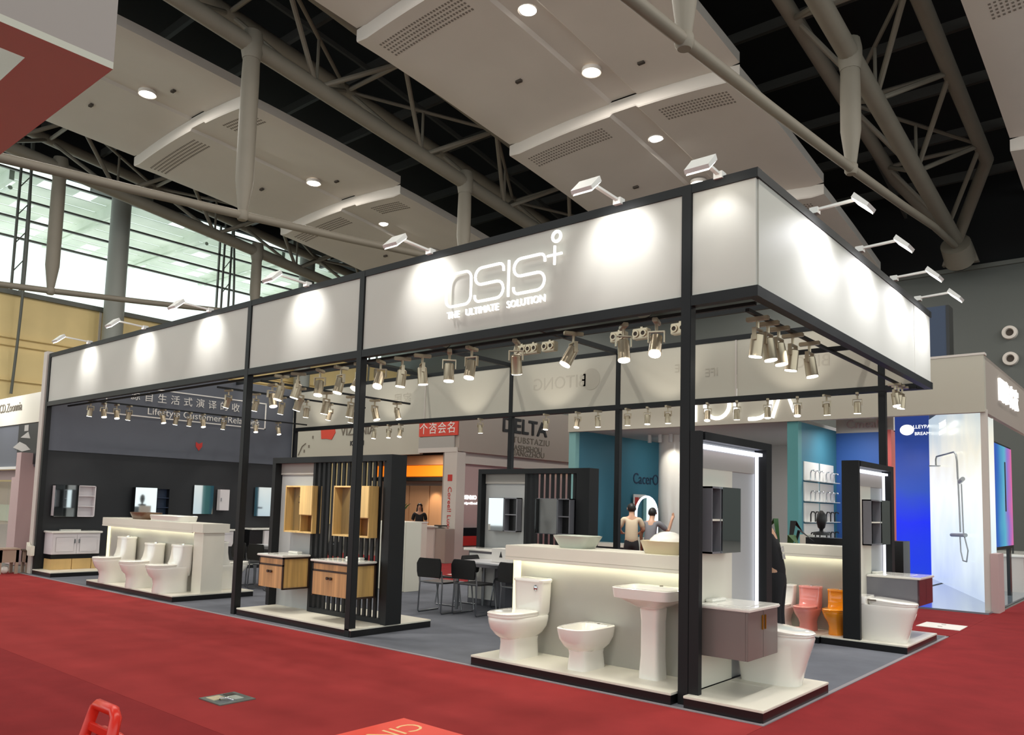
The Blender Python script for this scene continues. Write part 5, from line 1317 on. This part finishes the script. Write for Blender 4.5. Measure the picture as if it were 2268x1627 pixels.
def person(label, loc, rz, top, bottom, hair_long=False, scale=1.0, seated=False, bend=0.0, r_arm=None, l_arm=None, head_turn=0.0, long_sleeve=False):
    """local frame: faces -Y, right hand at -X"""
    t = thing('person', label, 'person', loc, rz)
    hipz = .50 if seated else .93
    P = V((0, 0, hipz)); up = V((0, -math.sin(bend), math.cos(bend)))
    w_, ch, nk = P + up * .16, P + up * .38, P + up * .56
    hd0 = P + up * .64 + V((0, -.015, 0)); hd1 = P + up * .73 + V((0, -.03, 0)); hd2 = P + up * .81 + V((0, -.02, 0))
    vs = [P, w_, ch, nk, hd0, hd1, hd2]; rs = [.13, .115, .125, .055, .066, .088, .062]; es = [(0, 1), (1, 2), (2, 3), (3, 4), (4, 5), (5, 6)]
    rs[0] = (.15, .11); rs[1] = (.135, .095); rs[2] = (.15, .105)
    def chain(start, pts, rr):
        k = start
        for p, r in zip(pts, rr):
            vs.append(V(p)); rs.append(r); es.append((k, len(vs) - 1)); k = len(vs) - 1
        return k
    # nose and ears as part of the body surface
    chain(5, [hd1 + V((0, -.1, -.012))], [.014])
    arms = {}
    for sx, ov in ((-1, r_arm), (1, l_arm)):
        sh = P + up * .50 + V((sx * .175, 0, 0))
        el, wr = (V(ov[0]), V(ov[1])) if ov else (sh + V((sx * .06, .03, -.28)), sh + V((sx * .07, -.06, -.52)))
        k = chain(2, [P + up * .49 + V((sx * .09, 0, 0)), sh, el, wr], [.075, .062, .044, .032])
        d = (wr - el).normalized(); side = V((0, 0, 1)).cross(d); side = side.normalized() if side.length > .1 else V((0, 1, 0)); nrm = d.cross(side)
        palm = wr + d * .055
        kp = chain(k, [palm], [.033])
        for j, (off, ln) in enumerate(((-.027, .066), (-.009, .078), (.009, .073), (.027, .058))):
            b0 = palm + side * off + d * .03
            chain(kp, [b0, b0 + d * ln * .5 + nrm * .008, b0 + d * ln + nrm * .028], [.0105, .0095, .008])
        chain(kp, [palm + side * -.04 - d * .02, palm + side * -.058 + d * .012 + nrm * .01, palm + side * -.056 + d * .045 + nrm * .022], [.012, .011, .009])
        arms[sx] = (sh, el, wr)
    legs = {}
    for sx in (-1, 1):
        hp = P + V((sx * .09, 0, -.04))
        if seated: kn, an = hp + V((sx * .04, -.42, .02)), hp + V((sx * .05, -.40, -.38))
        else: kn, an = V((sx * .1, -.01, .49)), V((sx * .1, .02, .085))
        toe = an + V((sx * .02, -.16, -.05))
        chain(0, [hp, kn, an, toe], [.09, .058, .042, .032])
        legs[sx] = (hp, kn, an, toe)
    body = skin_mesh('body', vs, es, rs, M['skin'], t)
    # clothes
    vs2 = [P + up * -.09, w_, ch, P + up * .53]; rs2 = [(.165, .125), (.152, .115), (.165, .122), .085]; es2 = [(0, 1), (1, 2), (2, 3)]
    for sx in (-1, 1):
        sh, el, wr = arms[sx]
        vs2 += [P + up * .485 + V((sx * .09, 0, 0)), sh, sh.lerp(el, .85)]; rs2 += [.088, .078, .062]; n = len(vs2); es2 += [(2, n - 3), (n - 3, n - 2), (n - 2, n - 1)]
        if long_sleeve: vs2 += [el, el.lerp(wr, .92)]; rs2 += [.062, .048]; es2 += [(n - 1, n), (n, n + 1)]
    sh_o = skin_mesh('shirt', vs2, es2, rs2, M[top], t)
    vs3 = [P + up * .13, P + V((0, 0, -.06))]; rs3 = [(.142, .102), (.16, .125)]; es3 = [(0, 1)]
    for sx in (-1, 1):
        hp, kn, an, toe = legs[sx]
        vs3 += [hp + V((0, 0, -.03)), kn, an + V((0, 0, .03))]; rs3 += [.105, .075, .068]; n = len(vs3); es3 += [(1, n - 3), (n - 3, n - 2), (n - 2, n - 1)]
        MB().rings([[(x + an.x + sx * .01, y + an.y - .06, z + an.z - .085) for x, y, z in sring(z0, a, b, .09, 2.4, 16)] for z0, a, b in ((0, .045, .13), (.03, .048, .135), (.07, .042, .09), (.10, .04, .04))]).build('shoe', M['cloth_black'], t, smooth=50)
    skin_mesh('trousers', vs3, es3, rs3, M[bottom], t)
    # hair, ears, eyes, mouth
    hc = hd1 + V((0, .012, .018))
    hm = MB()
    lo = -math.radians(48)
    for_rings = []
    for k in range(8):
        a = lo + (PI / 2 - lo) * k / 7
        r = math.cos(a) * .104
        for_rings.append([(hc.x + r * .92 * math.cos(q * 2 * PI / 20), hc.y + r * 1.08 * math.sin(q * 2 * PI / 20) + (.02 if math.sin(q * 2 * PI / 20) < 0 and k < 4 else 0), hc.z + max(math.sin(a) * .112, .045 if math.sin(q * 2 * PI / 20) < -.3 else (-.02 if math.sin(q * 2 * PI / 20) < .15 else -1))) for q in range(20)])
    hm.rings(for_rings)
    ho = hm.build('hair', M['hair'], t, smooth=60)
    if hair_long:
        MB().rings([sring(hc.z + z, a, .02, b, 2.4, 16, hc.x, hc.y + .03) for z, a, b in ((-.30, .10, .07), (-.15, .115, .085), (0, .10, .09))]).build('long_hair', M['hair'], t, smooth=60)
    for sx in (-1, 1):
        MB().lathe([(.004, -.009), (.011, 0), (.004, .009)], hd1.x + sx * .033, hd1.y - .083, 8, hd1.z + .012).build('eye', M['ink'], t, smooth=60)
        MB().rings([[(hd1.x + sx * .088 + sx * .012 * e, hd1.y + .005 + .02 * math.cos(q * PI / 5), hd1.z + .032 * math.sin(q * PI / 5) - .005) for q in range(10)] for e in (0, 1)]).build('ear', M['skin'], t, smooth=60)
    MB().box(hd1.x - .022, hd1.y - .083, hd1.z - .058, hd1.x + .022, hd1.y - .078, hd1.z - .05).build('mouth', M['red_print'], t)
    t.scale = (scale,) * 3
    return t
person('person seen from behind in a beige shirt and dark trousers, by the white column', (-5.78, 8.5, 0), math.radians(215), 'shirt_beige', 'trousers', scale=.97, bend=.12, r_arm=((-.27, -.08, 1.2), (-.2, -.32, 1.12)), l_arm=((.27, -.08, 1.2), (.2, -.32, 1.12)))
person('person seen from behind in a grey shirt with one arm raised, by the white column', (-5.48, 8.75, 0), math.radians(195), 'shirt_grey', 'trousers', scale=.93, bend=.25, r_arm=((-.36, -.25, 1.22), (-.42, -.34, 1.5)))
person('person with long dark hair in black standing behind the pale reception desk', (-14.6, 10.6, 0), math.radians(45), 'cloth_black', 'trousers', hair_long=True, scale=.9)
pb = person('person in a black top with white print on the back, beside the front corner panel', (-.40, 3.0, .004), math.radians(-80), 'cloth_black', 'cloth_black', scale=.95, bend=.22, long_sleeve=True, r_arm=((-.2, -.18, 1.15), (-.12, -.4, 1.2)), l_arm=((.2, -.18, 1.15), (.12, -.4, 1.2)))
M_print = M['paper']
# print on the back of the black top
for z in (1.24, 1.16): txt('\u54c1\u51a0' if z > 1.2 else '\u76bf\u5ddd', .075, M_print, pb, (pb.location.x + .0, pb.location.y, pb.location.z), ext=.004, name='back_print')
for c in pb.children:
    if c.name.startswith('back_print'): c.location = (0, .062 if c.name == 'back_print' else .078, 1.24 if c.name == 'back_print' else 1.15); c.rotation_euler = (-.2, 0, PI)
